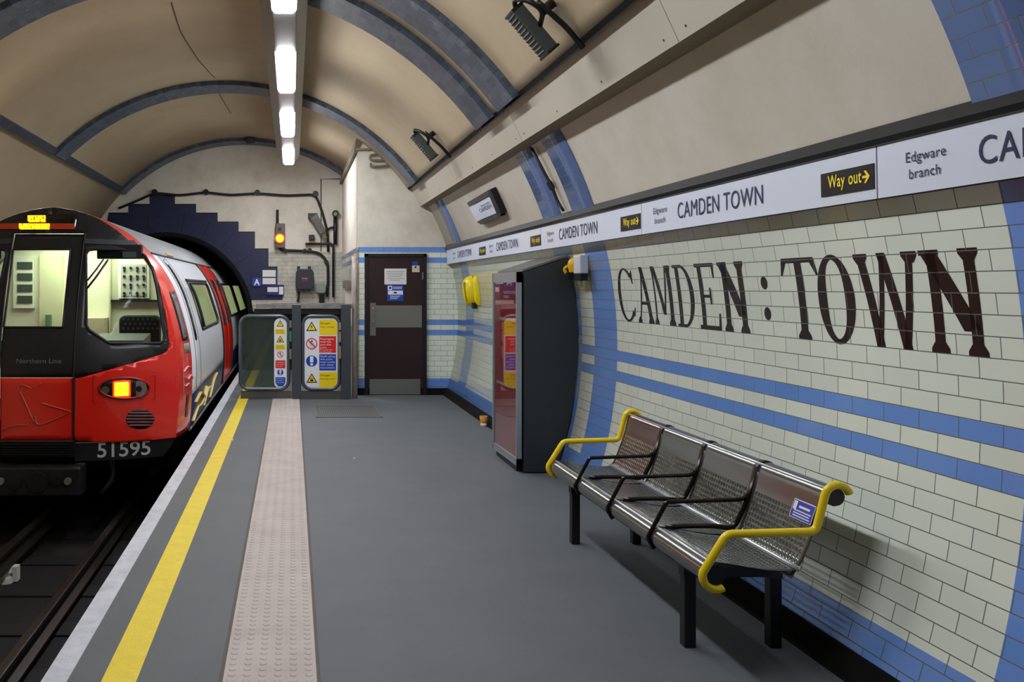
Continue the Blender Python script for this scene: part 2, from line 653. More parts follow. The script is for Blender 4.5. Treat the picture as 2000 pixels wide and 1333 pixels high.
# ------------------------------------------------------------------ platform and track
bm = B()
uvp = [(-1.0, 0), (-.915, 0)]
box(bm, -.915, 2.28, YB, YH, -.2, 0)
floor = make('floor', bm, M_asphalt, origin=(0, 0, 0), kind='structure')
bm = B()
prism_y(bm, [(-1.02, .002), (-.915, .002), (-.915, -.2), (-.98, -.2), (-1.0, -.09), (-1.02, -.07)], YB, YH)
make('trim_platform_edge', bm, M_whiteline, kind='structure')
bm = B()
box(bm, -.8, -.7, YB, YH, -1.0, -.2)
make('wall_platform_face', bm, M_soot, kind='structure')
bm = B()
box(bm, -.775, -.633, YB, YH, -.001, .003)
make('trim_yellow_line', bm, M_yelline, kind='structure')
bm = B()
box(bm, -.283, .10, YB, 12.15, -.001, .004)
for r in range(int(9.35 / .052)):
    for c in range(6):
        x, y = -.283 + .0315 + c * .064, 2.8 + r * .052
        v0 = len(bm.verts)
        dome(bm, (x, y, .0035), .018, .004, 7)
make('trim_tactile_paving', bm, M_tactile, kind='structure')
bm = B()
for x in (-.292, .108):
    box(bm, x - .008, x + .008, YB, 12.15, -.001, .0025)
make('trim_tactile_joint', bm, mat('joint_brown', (92, 82, 76), .8), kind='structure')
bm = B()
box(bm, -4.2, -.75, YB, 26, -1.2, -1.0)
make('floor_track_bed', bm, M_ballast, kind='structure')

def rail(x, z, label, w=.07, name='running_rail'):
    bm = B()
    prism_y(bm, [(x - w * .9, z - .15), (x + w * .9, z - .15), (x + w * .9, z - .135), (x + w * .15, z - .115), (x + w * .15, z - .045),
                 (x + w * .5, z - .035), (x + w * .5, z - .004), (x + w * .4, z), (x - w * .4, z), (x - w * .5, z - .004),
                 (x - w * .5, z - .035), (x - w * .15, z - .045), (x - w * .15, z - .115), (x - w * .9, z - .135)], YB, 25)
    make(name, bm, M_rail, label=label, cat='rail')
XC = -2.54                                          # centre line of the track
rail(XC + .74, -.76, 'running rail nearest the platform edge')
rail(XC - .74, -.76, 'running rail on the far side of the track, below the train')
rail(XC, -.71, 'middle conductor rail raised on white insulators between the running rails', .08, 'conductor_rail')
k = 0
for y in frange(-8, 24, 40):
    bm = B()
    box(bm, XC - 1.0, XC + 1.05, y - .12, y + .12, -1.0, -.985)
    make('sleeper', bm, mat('sleeper_wood', (15, 14, 13), .8), cat='sleeper', group='sleepers under the track',
         label='dark wooden sleeper lying across the track bed')
for y in (7.47,):
    t = thing('insulator', (XC, y, -.985), 'white insulator pot under the conductor rail at the left edge of the dark track pit', 'insulator')
    bm = B()
    for z0, z1, r in ((-1.0, -.95, .09), (-.95, -.91, .06), (-.91, -.862, .085)):
        disc(bm, (XC, y, z0), (0, 0, 1), r, z1 - z0, 18)
    make('pot', bm, M_ceramic, t, smooth=False)
    bm = B()
    box(bm, XC + .08, XC + .12, y - .04, y + .04, -.99, -.86)
    make('clamp', bm, M_ceramic, t)
# cables along the platform face
for x, z, r in ((-1.28, -.93, .035), (-1.22, -.86, .02), (-1.36, -.97, .03)):
    bm = B()
    tube(bm, [(x, YB, z), (x, 0, z), (x + .02, 5, z), (x, 10, z), (x, 16, z)], r, 8)
    make('cable', bm, mat('cable_grey', (52, 50, 48), .6), smooth=True, cat='cable',
         label={-1.28: 'thick grey cable along the pit floor beside the platform', -1.22: 'thin grey cable just under the platform edge',
                -1.36: 'grey cable on the pit floor, nearest the running rail'}[x])

# ------------------------------------------------------------------ door wall (the tiled block at the platform end)
BX = .965
ZTOP = 2.203
zb = [(1.043, 1.12), (.889, .966), (.1, .245), (ZTOP - .077, ZTOP), (ZTOP - .231, ZTOP - .154)]
M_tend = tile_mat('tile_end', vbands=zb, plaster_above=ZTOP, pv=1.12 - 40 * .077, pu=.03, width=.19)
def vaultz(x, r=RV):
    return CZ + math.sqrt(max(r * r - (x - CX) ** 2, 0))
outer = [(BX, 0)] + [(2.29, 0)]
for a in frange(TH0 + .005, math.radians(54.5), 40):
    outer.append((CX + 3.41 * math.cos(a), CZ + 3.41 * math.sin(a)))
outer.append((BX, 3.9))
bm = fill2d(outer)
bend(bm, lambda x, y: Vector((x, YD, y)), lambda x, y: (x, y))
aim(bm, (0, -1, 0))
make('wall_end', bm, M_tend, origin=(0, 0, 0), solid=.08, kind='structure')
bm = B()
loft(bm, [[(BX, YD + .02, 0), (BX, YH, 0)], [(BX, YD + .02, 4.0), (BX, YH, 4.0)]], uvs=[[(0, 0), (YH - YD, 0)], [(0, 4.0), (YH - YD, 4.0)]])
aim(bm, (-1, 0, 0))
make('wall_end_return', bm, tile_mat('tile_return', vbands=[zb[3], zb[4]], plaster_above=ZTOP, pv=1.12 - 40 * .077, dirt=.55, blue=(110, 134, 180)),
     origin=(0, 0, 0), solid=.06, kind='structure')
bm = B()
box(bm, 1.06, 2.29, YD - .035, YD, 0, .1)
box(bm, BX + .01, 1.06, YD - .035, YD, 0, .1)
make('baseboard_end', bm, M_soot, kind='structure')
# timber corner strip and dark ceiling trim of the block
bm = B()
box(bm, BX - .012, BX + .02, YD - .012, YD + .01, 0, 2.2)
make('trim_corner_strip', bm, mat('worn_wood', (132, 108, 82), .6, noise=(12, .7, (206, 200, 186))), kind='structure')
bm = B()
prism_y(bm, [(BX - .05, 3.6), (BX - .012, 3.6), (BX + .18, 3.92), (BX + .02, 4.02)], YD - .01, YH)
make('trim_block_cornice', bm, mat('grimy_plaster', (108, 96, 78), .8, noise=(5, .6, (150, 138, 116))), kind='structure')

# door
DX0, DX1 = (712 - VX) / F * YD, (832.3 - VX) / F * YD
DZ = EYE - (496 - VY) / F * YD
bm = B()
for a in ((DX0, DX0 + .045, 0, DZ), (DX1 - .045, DX1, 0, DZ), (DX0, DX1, DZ - .045, DZ)):
    box(bm, a[0], a[1], YD - .05, YD - .001, a[2], a[3])
door = make('door_1', bm, mat('door_frame', (22, 12, 12), .45), kind='structure')
bm = B()
box(bm, DX0 + .045, DX1 - .045, YD - .03, YD - .004, .012, DZ - .045)
make('leaf', bm, M_brown, door)
def dz(py): return EYE - (py - VY) / F * (YD - .04)
def dx(px): return (px - VX) / F * (YD - .04)
bm = B(); box(bm, dx(733), dx(824), YD - .036, YD - .03, dz(640), dz(597))
make('push_plate', bm, M_steel, door, label='wide steel plate across the middle')
bm = B(); box(bm, dx(722), dx(821), YD - .036, YD - .03, dz(771), dz(741))
make('kick_plate', bm, M_steel, door, label='steel plate along the bottom')
bm = B(); box(bm, dx(723), dx(734), YD - .04, YD - .03, dz(656), dz(592))
hp = make('handle_plate', bm, M_steel, door)
bm = B(); tube(bm, fillet([(dx(728), YD - .04, dz(600)), (dx(728), YD - .1, dz(600)), (dx(728), YD - .1, dz(632)), (dx(728), YD - .04, dz(632))], .02), .011, 8)
make('pull_handle', bm, M_chrome, hp, smooth=True)
bm = B(); disc(bm, (dx(728.5), YD - .04, dz(637)), (0, -1, 0), .008, .004, 10)
make('keyhole', bm, M_black, hp)
bm = B(); tube(bm, [(DX1 - .055, YD - .036, dz(546)), (DX1 - .055, YD - .036, dz(532))], .012, 8)
make('hinge', bm, M_steel, door)

def plate(name, x0, x1, z0, z1, y, m, parent=None, th=.004, r=0, **kw):
    """thin panel facing the camera, front face at y"""
    bm = B()
    p = rrect(x0, x1, z0, z1, r) if r else [(x0, z0), (x1, z0), (x1, z1), (x0, z1)]
    prism_y(bm, p, y, y + th)
    return make(name, bm, m, parent, **kw)

def ftext(name, s, x, z, h, y, m, parent, w=None, weight=0., align='L'):
    bm = text2d(s, w, h, weight, align)
    bend(bm, lambda a, b: Vector((x + a, y, z + b)))
    return make(name, bm, m, parent)

yq = YD - .03
n1 = plate('notice', dx(751), dx(794), dz(556), dz(525), yq - .004, M_paper, label='white printed notice on the brown door, uppermost of the two middle sheets', cat='notice')
M_greyink = mat('grey_print', (120, 120, 128), .7)
bm = B()
for k, (a, b) in enumerate(((755, 790), (755, 788), (757, 789), (758, 784), (756, 790), (760, 782))):
    z = dz(530 + k * 3.4)
    box(bm, dx(a), dx(b), yq - .0055, yq - .004, z - .006, z)
make('print', bm, M_greyink, n1)
n2 = plate('notice', dx(756.5), dx(788), dz(588), dz(557.5), yq - .004, M_signblue, label='blue and white notice on the brown door below the printed white sheet', cat='notice')
plate('white_band', dx(758), dx(787), dz(576), dz(568), yq - .0055, M_signwhite, n2, .0015)
plate('white_corner', dx(757.5), dx(766), dz(567), dz(558.5), yq - .0055, M_signwhite, n2, .0015)
bm = B(); disc(bm, (dx(762), yq - .0055, dz(562.6)), (0, -1, 0), .02, .001, 14)
make('blue_dot', bm, M_signblue, n2)
plate('mark', dx(769), dx(775), dz(573.6), dz(570.5), yq - .0065, M_black, n2, .001)
bm = B()
for k in range(3):
    box(bm, dx(762), dx(782 - k * 3), yq - .0055, yq - .004, dz(579.2 + 2.6 * k), dz(578.2 + 2.6 * k))
    if k < 2:
        box(bm, dx(768), dx(785), yq - .0055, yq - .004, dz(561.6 + 2.8 * k), dz(560.4 + 2.8 * k))
make('print', bm, M_signwhite, n2)
n3 = plate('notice', dx(805), dx(819.5), dz(532), dz(519), yq - .004, mat('card_cream', (206, 198, 170), .6), label='small cream card with a blue heading in the top corner of the brown door', cat='notice')
plate('blue_heading', dx(806), dx(816), dz(519), dz(511), yq - .004, M_signblue, n3, .003)
plate('mark', dx(810), dx(813.5), dz(524), dz(520.5), yq - .006, M_black, n3, .002)

# ------------------------------------------------------------------ head wall with the train portal
PX, PZ, PR = -2.45, .97, 1.65
outer = [(CX + 3.36 * math.cos(a), CZ + 3.36 * math.sin(a)) for a in frange(math.radians(-39), math.radians(219.4), 90)]
hole = [(PX + PR, -.96)] + [(PX + PR * math.cos(a), PZ + PR * math.sin(a)) for a in frange(0, PI, 40)] + [(PX - PR + .12, -.96)]
bm = fill2d(outer, [hole])
bend(bm, lambda x, y: Vector((x, YH, y)), lambda x, y: (x, y))
aim(bm, (0, -1, 0))
make('wall_head', bm, tile_mat('tile_head', plaster_above=2.29, pv=.02, dirt=.5, base=(206, 204, 190), dark_below=1.14),
     origin=(0, 0, 0), solid=.12, kind='structure')
# dark tunnel beyond
bm = B()
aa = [(PX + PR, -1.05)] + [(PX + PR * math.cos(a), PZ + PR * math.sin(a)) for a in frange(0, PI, 30)] + [(PX - PR, -1.05)]
loft(bm, [[(x, y, z) for x, z in aa] for y in (YH + .02, 25.5)])
aim(bm, (0, 0, -1))
make('wall_tunnel', bm, M_soot, smooth=True, solid=.08, kind='structure')
bm = fill2d(aa); bend(bm, lambda x, y: Vector((x, 25.5, y)))
make('wall_tunnel_end', bm, M_soot, solid=.05, kind='structure')
# stepped navy tile surround of the portal
SC = F / (YH - .012)
half = [(586, 552), (557, 552), (557, 542), (521.5, 542), (521.5, 524.5), (486, 524.5), (486, 498), (453, 498), (453, 466), (433.5, 466), (433.5, 425),
        (416, 425), (416, 383), (399, 383), (399, 341.5), (382, 341.5)]
half = [(at(x, y, YH - .012).x, at(x, y, YH - .012).z) for y, x in half]
mx = at(317, 400, YH - .012).x
left = [(max(2 * mx - x, CX - math.sqrt(max(3.24 ** 2 - (z - CZ) ** 2, 0.01))), z) for x, z in half[::-1]]
arc = [(PX + (PR + .04) * math.cos(a), PZ + (PR + .04) * math.sin(a)) for a in frange(math.radians(166), math.radians(14), 40)]
arc = [p for p in arc if p[1] > half[0][1] + .02]
arc.append((PX + math.sqrt((PR + .04) ** 2 - (half[0][1] - PZ) ** 2), half[0][1]))
bm = fill2d(half + left + arc)
bend(bm, lambda x, y: Vector((x, YH - .012, y)), lambda x, y: (x, y))
aim(bm, (0, -1, 0))
surround = make('trim_portal_surround', bm, mat('navy_tile', (34, 40, 70), .3, noise=(7, .5, (48, 54, 82))), solid=.01, kind='structure')
bm = B()
for dgr, L in ((22, 1.9), (38, 2.05), (52, 2.1), (66, 2.1), (80, 2.1), (100, 2.1), (116, 2.1)):
    a = math.radians(dgr)
    d = Vector((math.cos(a), 0, math.sin(a))); n_ = Vector((-math.sin(a), 0, math.cos(a))) * .008
    c = Vector((PX, YH - .0135, PZ))
    p, q_ = c + d * (PR + .05), c + d * L
    bm.faces.new([bm.verts.new(v) for v in (p - n_, q_ - n_, q_ + n_, p + n_)])
make('tile_joint', bm, M_black, surround)
bm = B()
prev = half[0]
for p in half[1:] + left:
    if abs(p[1] - prev[1]) < 1e-4 and p[0] != prev[0]:
        box(bm, min(p[0], prev[0]), max(p[0], prev[0]), YH - .018, YH - .011, p[1] - .02, p[1] + .005)
    prev = p
make('step_edge', bm, M_black, surround)
# portal rim
bm = B()
tube(bm, [(PX + PR, YH - .02, 0)] + [(PX + PR * math.cos(a), YH - .02, PZ + PR * math.sin(a)) for a in frange(0, PI, 40)], .05, 8)
make('trim_portal_rim', bm, M_soot, smooth=True, kind='structure')

# ------------------------------------------------------------------ the train
TBL = [(-.02, 1.39), (.05, 1.40), (.4, 1.43), (.76, 1.43), (1.1, 1.385), (1.5, 1.27), (1.75, 1.15), (1.94, 1.01),
       (2.1, .85), (2.2, .725), (2.32, .52), (2.40, .31), (2.44, .12), (2.45, 0)]
def catmull(p, n=5):
    out = []
    for i in range(len(p) - 1):
        a, b, c, d = p[max(i - 1, 0)], p[i], p[i + 1], p[min(i + 2, len(p) - 1)]
        for k in range(n):
            t = k / n
            out.append(tuple(.5 * ((2 * b[j]) + (c[j] - a[j]) * t + (2 * a[j] - 5 * b[j] + 4 * c[j] - d[j]) * t * t +
                                   (3 * b[j] - a[j] - 3 * c[j] + d[j]) * t ** 3) for j in (0, 1)))
    out.append(p[-1])
    return out
PROF = catmull([(h, z) for z, h in TBL])             # (half width, z) from sole bar to roof
def hw(z):
    for (a, z0), (b, z1) in zip(PROF, PROF[1:]):
        if z0 <= z <= z1:
            return a + (b - a) * (z - z0) / max(z1 - z0, 1e-9)
    return PROF[0][0] if z < PROF[0][1] else 0.
def hwf(z):                                          # half width at the front edge
    return max(0, hw(z) - .06 * min(1, max(0, (2.45 - z) / .6)))
def yf(x, z):                                        # the cab front leans back and wraps round at the sides
    lean = .60 * max(0, (z - .7) / 1.75) ** 1.6
    return 8.36 + .34 * (abs(x) / 1.33) ** 2.5 + lean
def fpx(px, py, off=0.):
    """photograph pixel -> (x from the centre line, z) on the cab front"""
    Y = 8.6
    for _ in range(12):
        p = at(px, py, Y)
        Y = yf(p.x - XC, p.z) - off
    return (p.x - XC, p.z)
def front(off=0.):
    return lambda x, z: Vector((XC + x, yf(x, z) - off, z))
def sidept(y, z, off=0., s=1):
    return Vector((XC + s * (hw(z) + off), y, z))
YC = 9.35                                            # where the cab nose meets the straight side

train = thing('tube_train', (XC, 9.0, -.9), 'red, white and black underground train with lit cab standing at the platform', 'train')

def fpatch(name, outer, holes, m, off=0., parent=None, th=.02, step=.07, **kw):
    bm = fill2d(outer, holes, step)
    bend(bm, front(off))
    aim(bm, (0, -1, 0))
    return make(name, bm, m, parent or train, smooth=True, solid=th, **kw)
def mir(p):
    return [(-x, z) for x, z in p]

DW = fpx(151, 600)[0]                                # half width of the end door
zmask = fpx(75, 739)[1]
zdoor_top = fpx(75, 455)[1]
zred = fpx(75, 862)[1]
# windscreen outline (right-hand side)
ws = [fpx(*p) for p in ((168, 497), (173, 489), (185, 487), (266, 488), (284, 500), (297, 523), (306, 560), (313, 605), (321, 655), (320, 666),
                        (312, 671), (216, 671), (208, 668), (174, 645), (169, 636))]
def outline_right(z0, z1, n=24, inset=0.):
    return [(hwf(z) - inset, z) for z in frange(z0, z1, n)]
mask_edge = [fpx(*p) for p in ((155, 739), (240, 715), (318, 692), (327, 686), (331, 672), (327, 640), (321, 604), (311, 555), (300, 521))]
# black mask: right
mk = [(DW, zmask)] + mask_edge
ztop_meet = 1.97
mk = mk + [(hwf(z), z) for z in frange(max(mask_edge[-1][1] + .05, 1.9), 2.445, 20)] + [(0.0, 2.45), (0.0, zdoor_top), (DW, zdoor_top)]
fpatch('cab_mask', mk, [ws], M_trainblack)
fpatch('cab_mask', mir(mk), [mir(ws)], M_trainblack)
# red apron: right
ap = [(DW, zmask), (DW, zred + .0)] + [(hwf(.045) * t, .05) for t in (.6, .8, 1.0)] + outline_right(.06, max(mask_edge[-1][1] + .05, 1.9), 24) + mask_edge[::-1]
fpatch('red_apron', ap, [], M_red)
fpatch('red_apron', mir(ap), [], M_red)
# end door
dw = DW - .012
wd = [fpx(25, 640), fpx(122, 640), fpx(122, 487), fpx(25, 487)]
def rr(poly, r=.03):
    xs = [p[0] for p in poly]; zs = [p[1] for p in poly]
    return rrect(min(xs), max(xs), min(zs), max(zs), r)
cab_door = fpatch('cab_door', [(-dw, zmask + .004), (dw, zmask + .004), (dw, zdoor_top - .012), (-dw, zdoor_top - .012)], [rr(wd, .012)], M_trainblack, -.02)
fpatch('door_window', rr(wd, .012), [], M_glass, -.028, cab_door, .006)
dl = fpatch('lower_panel', [(-dw, zred), (dw, zred), (dw, zmask - .004), (-dw, zmask - .004)], [], M_red, -.02, cab_door)
fpatch('windscreen', ws, [], M_glass, -.012, None, .006)
fpatch('windscreen', mir(ws), [], M_glass, -.012, None, .006)
for s in (1, -1):
    bm = B()
    pts = [front(.004)(s * x, z) for x, z in ws]
    tube(bm, pts, .016, 6, closed=True)
    make('window_seal', bm, M_rubber, train, smooth=True)
bm = B(); tube(bm, [front(-.016)(x, z) for x, z in rr(wd, .012)], .012, 6, closed=True)
make('window_seal', bm, M_rubber, cab_door, smooth=True)
for s in (1, -1):
    bm = B(); tube(bm, [front(.0)(s * DW, z) for z in frange(zred, zdoor_top, 20)], .011, 6)
    make('door_seam', bm, M_rubber, train, smooth=True)
# lettering and scratched tags on the end door
bm = text2d('Northern Line', fpx(119, 704)[0] - fpx(31, 704)[0], .045)
x0, z0 = fpx(31, 710)
bend(bm, lambda a, b: front(-.016)(x0 + a, z0 + b)); aim(bm, (0, -1, 0))
make('lettering', bm, mat('grey_letters', (118, 122, 126), .5), cab_door, label='grey line name lettering')
bm = B()
for line in (((35, 762), (36, 752), (46, 753), (60, 759)), ((38, 765), (50, 790), (64, 822), (76, 832), (112, 818), (136, 806)), ((80, 788), (108, 796), (138, 805)),
             ((72, 756), (80, 750)), ((62, 820), (68, 812), (70, 830)), ((2, 842), (30, 830), (52, 832))):
    pp = [front(-.0205)(*fpx(*p)) for p in line]
    tube(bm, fillet(pp, .08, 3), .017, 5, flat=.2)
make('scratched_tag', bm, mat('scratch_pale', (190, 120, 84), .7), dl, label='pale scratched tag')
# destination display
zz = [fpx(75, 449)[1], fpx(75, 419)[1]]
disp = [( -fpx(149, 435)[0], zz[0]), (fpx(149, 435)[0], zz[0]), (fpx(149, 435)[0], zz[1]), (-fpx(149, 435)[0], zz[1])]
display = fpatch('destination_display', disp, [], M_screen, .012, None, .012)
bm = fill2d([fpx(-5, 448), fpx(147, 448), fpx(147, 437), fpx(-5, 437)], [], .1)
bend(bm, front(.014)); aim(bm, (0, -1, 0))
make('red_band', bm, mat('band_red', (140, 44, 16), .4, emit=((150, 40, 10), .25)), display)
M_amber = mat('amber_led', (250, 170, 20), .4, emit=((255, 176, 16), 3.2))
bm = B()
random.seed(3)
for (xa, xb, ya, yb) in ((55, 90, 421, 434.5), (38, 98, 437, 448.5)):
    nx = int((xb - xa) / 1.9)
    for i in range(nx):
        for j in range(6):
            if random.random() < .22 and (i % 6 in (0, 3)):
                continue
            x, z = fpx(xa + (xb - xa) * (i + .5) / nx, ya + (yb - ya) * (j + .5) / 6)
            p = front(.017)(x, z)
            box(bm, p.x - .0046, p.x + .0046, p.y - .003, p.y + .002, p.z - .0046, p.z + .0046)
make('amber_dots', bm, M_amber, display, label='amber dot matrix text')
# headlight cluster, right and left
def lamps(s):
    def q(px, py):
        x, z = fpx(px, py); return (s * x, z)
    bez = [q(243.5 + 49 * math.cos(2 * PI * k / 28), 758 + 20.5 * math.sin(2 * PI * k / 28)) for k in range(28)]
    nm = fpatch('light_cluster', bez, [], mat('lamp_bezel', (22, 18, 20), .3), .014, None, .012)
    bm = B(); tube(bm, [front(.02)(x, z) for x, z in bez], .012, 6, closed=True)
    make('bezel_rim', bm, mat('bezel_red', (150, 26, 20), .35), nm, smooth=True)
    cx, cz = q(238.5, 760)
    outer = rrect(cx - .085, cx + .085, cz - .085, cz + .085, .02)
    fpatch('tail_lamp', outer, [], mat('tail_red', (200, 30, 10), .3, emit=((255, 44, 6), 2.2)), .02, nm, .01)
    fpatch('tail_lamp_core', rrect(cx - .068, cx + .068, cz - .068, cz + .068, .015), [], mat('tail_core', (255, 120, 20), .3, emit=((255, 150, 8), 9.0)), .023, nm, .004)
    cx, cz = q(272, 759.5)
    c = front(.014)(cx, cz)
    bm = B(); disc(bm, c, (0, -1, 0), .082, .012, 24); make('headlamp', bm, mat('lamp_glass', (132, 120, 116), .15, .3, noise=(14, .6, (180, 176, 172))), nm)
    bm = B(); disc(bm, c + Vector((0, -.012, 0)), (0, -1, 0), .03, .003, 14); make('reflector', bm, M_chrome, nm)
    cx, cz = q(207, 762)
    c = front(.014)(cx, cz)
    bm = B(); disc(bm, c, (0, -1, 0), .04, .012, 16); make('small_lamp', bm, M_chrome, nm)
    # panel line round the cluster
    bm = B(); tube(bm, [front(.002)(*q(*p)) for p in ((182, 735), (303, 734), (303, 780), (182, 787))], .005, 5, closed=True)
    make('panel_line', bm, mat('dark_red_line', (92, 14, 12), .5), train)
    g = fpatch('horn_grille', [q(274 + 28 * math.cos(2 * PI * k / 26), 819 + 20 * math.sin(2 * PI * k / 26)) for k in range(26)], [], mat('grille_dark', (58, 14, 14), .5), .004, None, .006)
    bm = B()
    for k in range(5):
        py = 807 + k * 6
        h = 27 * math.sqrt(max(0, 1 - ((py - 819) / 20) ** 2))
        tube(bm, [front(.012)(*q(274 + h * t, py)) for t in (-1, -.5, 0, .5, 1)], .009, 5)
    make('slats', bm, mat('grille_slat', (96, 22, 20), .45), g)
lamps(1)
lamps(-1)
# wiper
def bar(name, pts, r, m, parent, **kw):
    bm = B(); tube(bm, pts, r, 6); return make(name, bm, m, parent, smooth=True, **kw)
for s in (1, -1):
    wa = [(lambda p: front(.03)(s * p[0], p[1]))(fpx(*p)) for p in ((172, 563), (190, 540), (212, 508))]
    wp = bar('wiper', wa, .011, M_rubber, train)
    bar('wiper_blade', [(lambda p: front(.022)(s * p[0], p[1]))(fpx(*p)) for p in ((172, 548), (188, 528), (203, 507))], .009, M_rubber, wp)
# brow bar and small unit above the windscreen
for s in (1, -1):
    bm = fill2d([(s * a, b) for a, b in [fpx(*p) for p in ((166, 476), (272, 480), (262, 470), (166, 466))]], [], .1)
    bend(bm, front(.01)); aim(bm, (0, -1, 0))
    make('windscreen_brow', bm, mat('brow_grey', (52, 54, 56), .5), train, solid=.01)
    bm = B()
    x, z = fpx(185, 505); x2, z2 = fpx(278, 490)
    y = yf(x, z) + .10
    xa, xb = sorted((s * x, s * x2))
    box(bm, XC + xa, XC + xb, y, y + .1, z, z2 + .06)
    make('sun_blind', bm, M_rubber, train)
    bm = B()
    x, z = fpx(253, 498)
    box(bm, XC + s * x - .07, XC + s * x + .07, y - .02, y + .02, z - .03, z + .03)
    make('mirror', bm, mat('mirror_grey', (120, 128, 132), .2, .6), train)
# corner shell between front edge and straight sides (red all round)
ring_f = [(hwf(z), z) for h, z in PROF]
def shell_rows(n=8):
    idx = [(1, h, z) for h, z in PROF] + [(-1, h, z) for h, z in PROF[::-1][1:]]
    rows = []
    for k in range(n + 1):
        t = k / n
        row = []
        for s, h, z in idx:
            if z < .05:
                z = .05
            a = Vector((XC + s * hwf(z), yf(hwf(z), z), z))
            b = Vector((XC + s * h, max(YC, a.y + .18), z))
            m_ = Vector((XC + s * (h + .002), (a.y + b.y) / 2 - .03, z))
            row.append(a * (1 - t) ** 2 + m_ * 2 * t * (1 - t) + b * t * t)
        rows.append(row)
    return rows
bm = B(); loft(bm, shell_rows()); 
bmesh.ops.recalc_face_normals(bm, faces=bm.faces)
make('nose_shell', bm, M_red, train, smooth=True)
def cornerpt(px, py, off=.008):
    """pixel on the right-hand nose corner"""
    Y = 9.0
    for _ in range(20):
        p = at(px, py, Y)
        z = p.z
        a = yf(hwf(z), z); b = max(YC, a + .18)
        # walk along the corner until the x agrees
        t = min(max((p.x - XC - hwf(z)) / max(hw(z) - hwf(z), 1e-4), 0), 1)
        Y = .5 * Y + .5 * (a + (b - a) * t)
    return z, a, b
# cab side slit window and handle on the corner
def corner_patch(name, pts, m, off, parent, holes=()):
    bm = fill2d(pts, holes, (.25, .06))
    def f(t, z):
        a = Vector((XC + hwf(z), yf(hwf(z), z), z)); b = Vector((XC + hw(z), max(YC, a.y + .18), z))
        m_ = Vector((XC + hw(z) + .002, (a.y + b.y) / 2 - .03, z))
        p = a * (1 - t) ** 2 + m_ * 2 * t * (1 - t) + b * t * t
        return p + Vector((.93, -.36, 0)) * off
    bend(bm, f); aim(bm, (1, -.3, 0))
    return make(name, bm, m, parent, smooth=True, solid=.006)
sl = corner_patch('cab_side_window', rrect(.36, .82, 1.03, 1.56, .06), M_rubber, .006, train)
corner_patch('pane', rrect(.44, .74, 1.06, 1.53, .05), mat('dull_pane', (128, 132, 126), .2, noise=(9, .5, (98, 104, 98))), .010, sl)
corner_patch('access_flap', rrect(.40, .86, .90, 1.00, .04), mat('flap_grey', (150, 146, 142), .3), .006, train)
corner_patch('corner_slot', rrect(.42, .62, .22, .46, .03), mat('slot_dark', (70, 22, 18), .5), .004, train)
# pale reflections are left to the lights; a pink-white tag is scrawled on the corner
bm = B()
for pts in (((.2, .72), (.5, .76), (.85, .73)), ((.25, .66), (.5, .62), (.75, .66), (.9, .6)), ((.3, .56), (.55, .58), (.8, .52)), ((.2, .5), (.2, .78)), ((.85, .5), (.88, .76))):
    pp = []
    for t, z in pts:
        a = Vector((XC + hwf(z), yf(hwf(z), z), z)); b = Vector((XC + hw(z), max(YC, a.y + .18), z))
        m_ = Vector((XC + hw(z) + .002, (a.y + b.y) / 2 - .03, z))
        pp.append(a * (1 - t) ** 2 + m_ * 2 * t * (1 - t) + b * t * t + Vector((.008, -.004, 0)))
    tube(bm, fillet(pp, .05, 3), .012, 5, flat=.4)
make('sprayed_tag', bm, mat('tag_pink', (226, 120, 120), .5), train, label='pink sprayed tag on the corner')

# straight sides, right
def spatch(name, outer, holes, m, off=0., s=1, parent=None, th=.02, step=(2.0, .08), **kw):
    bm = fill2d(outer, holes, step)
    bend(bm, lambda y, z: sidept(y, z, off, s))
    aim(bm, (s, 0, 0))
    return make(name, bm, m, parent or train, smooth=True, solid=th, **kw)
def rect(a, b, c, d):
    return [(a, c), (b, c), (b, d), (a, d)]
ZW0, ZW1 = 1.07, 1.66
ZS = 1.97                                            # top of the side panels
W1, D1, W2, W3 = (10.72, 13.12), (13.62, 15.35), (15.75, 18.0), (18.4, 21.0)
spatch('side_panel', rect(YC, D1[0], .42, ZS), [rrect(W1[0], W1[1], ZW0, ZW1, .07)], M_trainwhite)
spatch('side_panel', rect(D1[1], 24.5, .42, ZS), [rrect(W2[0], W2[1], ZW0, ZW1, .07), rrect(W3[0], W3[1], ZW0, ZW1, .07)], M_trainwhite)
sk = spatch('skirt', rect(YC, D1[0], .03, .42), [], M_navy, .002)
spatch('skirt', rect(D1[1], 24.5, .03, .42), [], M_navy, .002)
bm = B()
for pts in (((9.5, .1), (9.9, .22), (10.3, .16), (10.8, .34)), ((10.6, .12), (11.0, .3), (11.5, .26)), ((11.4, .12), (11.9, .34), (12.3, .36)), ((9.6, .3), (10.2, .36), (10.7, .2))):
    tube(bm, fillet([sidept(y, z, .006) for y, z in pts], .2, 4), .03, 6, flat=.2)
make('yellow_tag', bm, mat('tag_yellow', (190, 168, 84), .5), sk, label='yellow sprayed tag')
bm = B()
tube(bm, [sidept(y, .03, .004) for y in (YC, 15, 24.5)], .018, 6)
make('sole_bar', bm, mat('sole_grey', (120, 120, 118), .5), train)
def window(y0, y1, z0, z1, parent=None, mull=()):
    f = spatch('side_window', rrect(y0, y1, z0, z1, .07), [], M_glass, -.012, 1, parent, .005)
    bm = B(); tube(bm, [sidept(y, z, .0) for y, z in rrect(y0, y1, z0, z1, .07)], .02, 6, closed=True)
    for y in mull:
        tube(bm, [sidept(y, z, -.004) for z in frange(z0, z1, 5)], .022, 6)
    make('frame', bm, M_rubber, f, smooth=True)
    return f
window(*W1, ZW0, ZW1, mull=(11.1,))
window(*W2, ZW0, ZW1)
window(*W3, ZW0, ZW1)
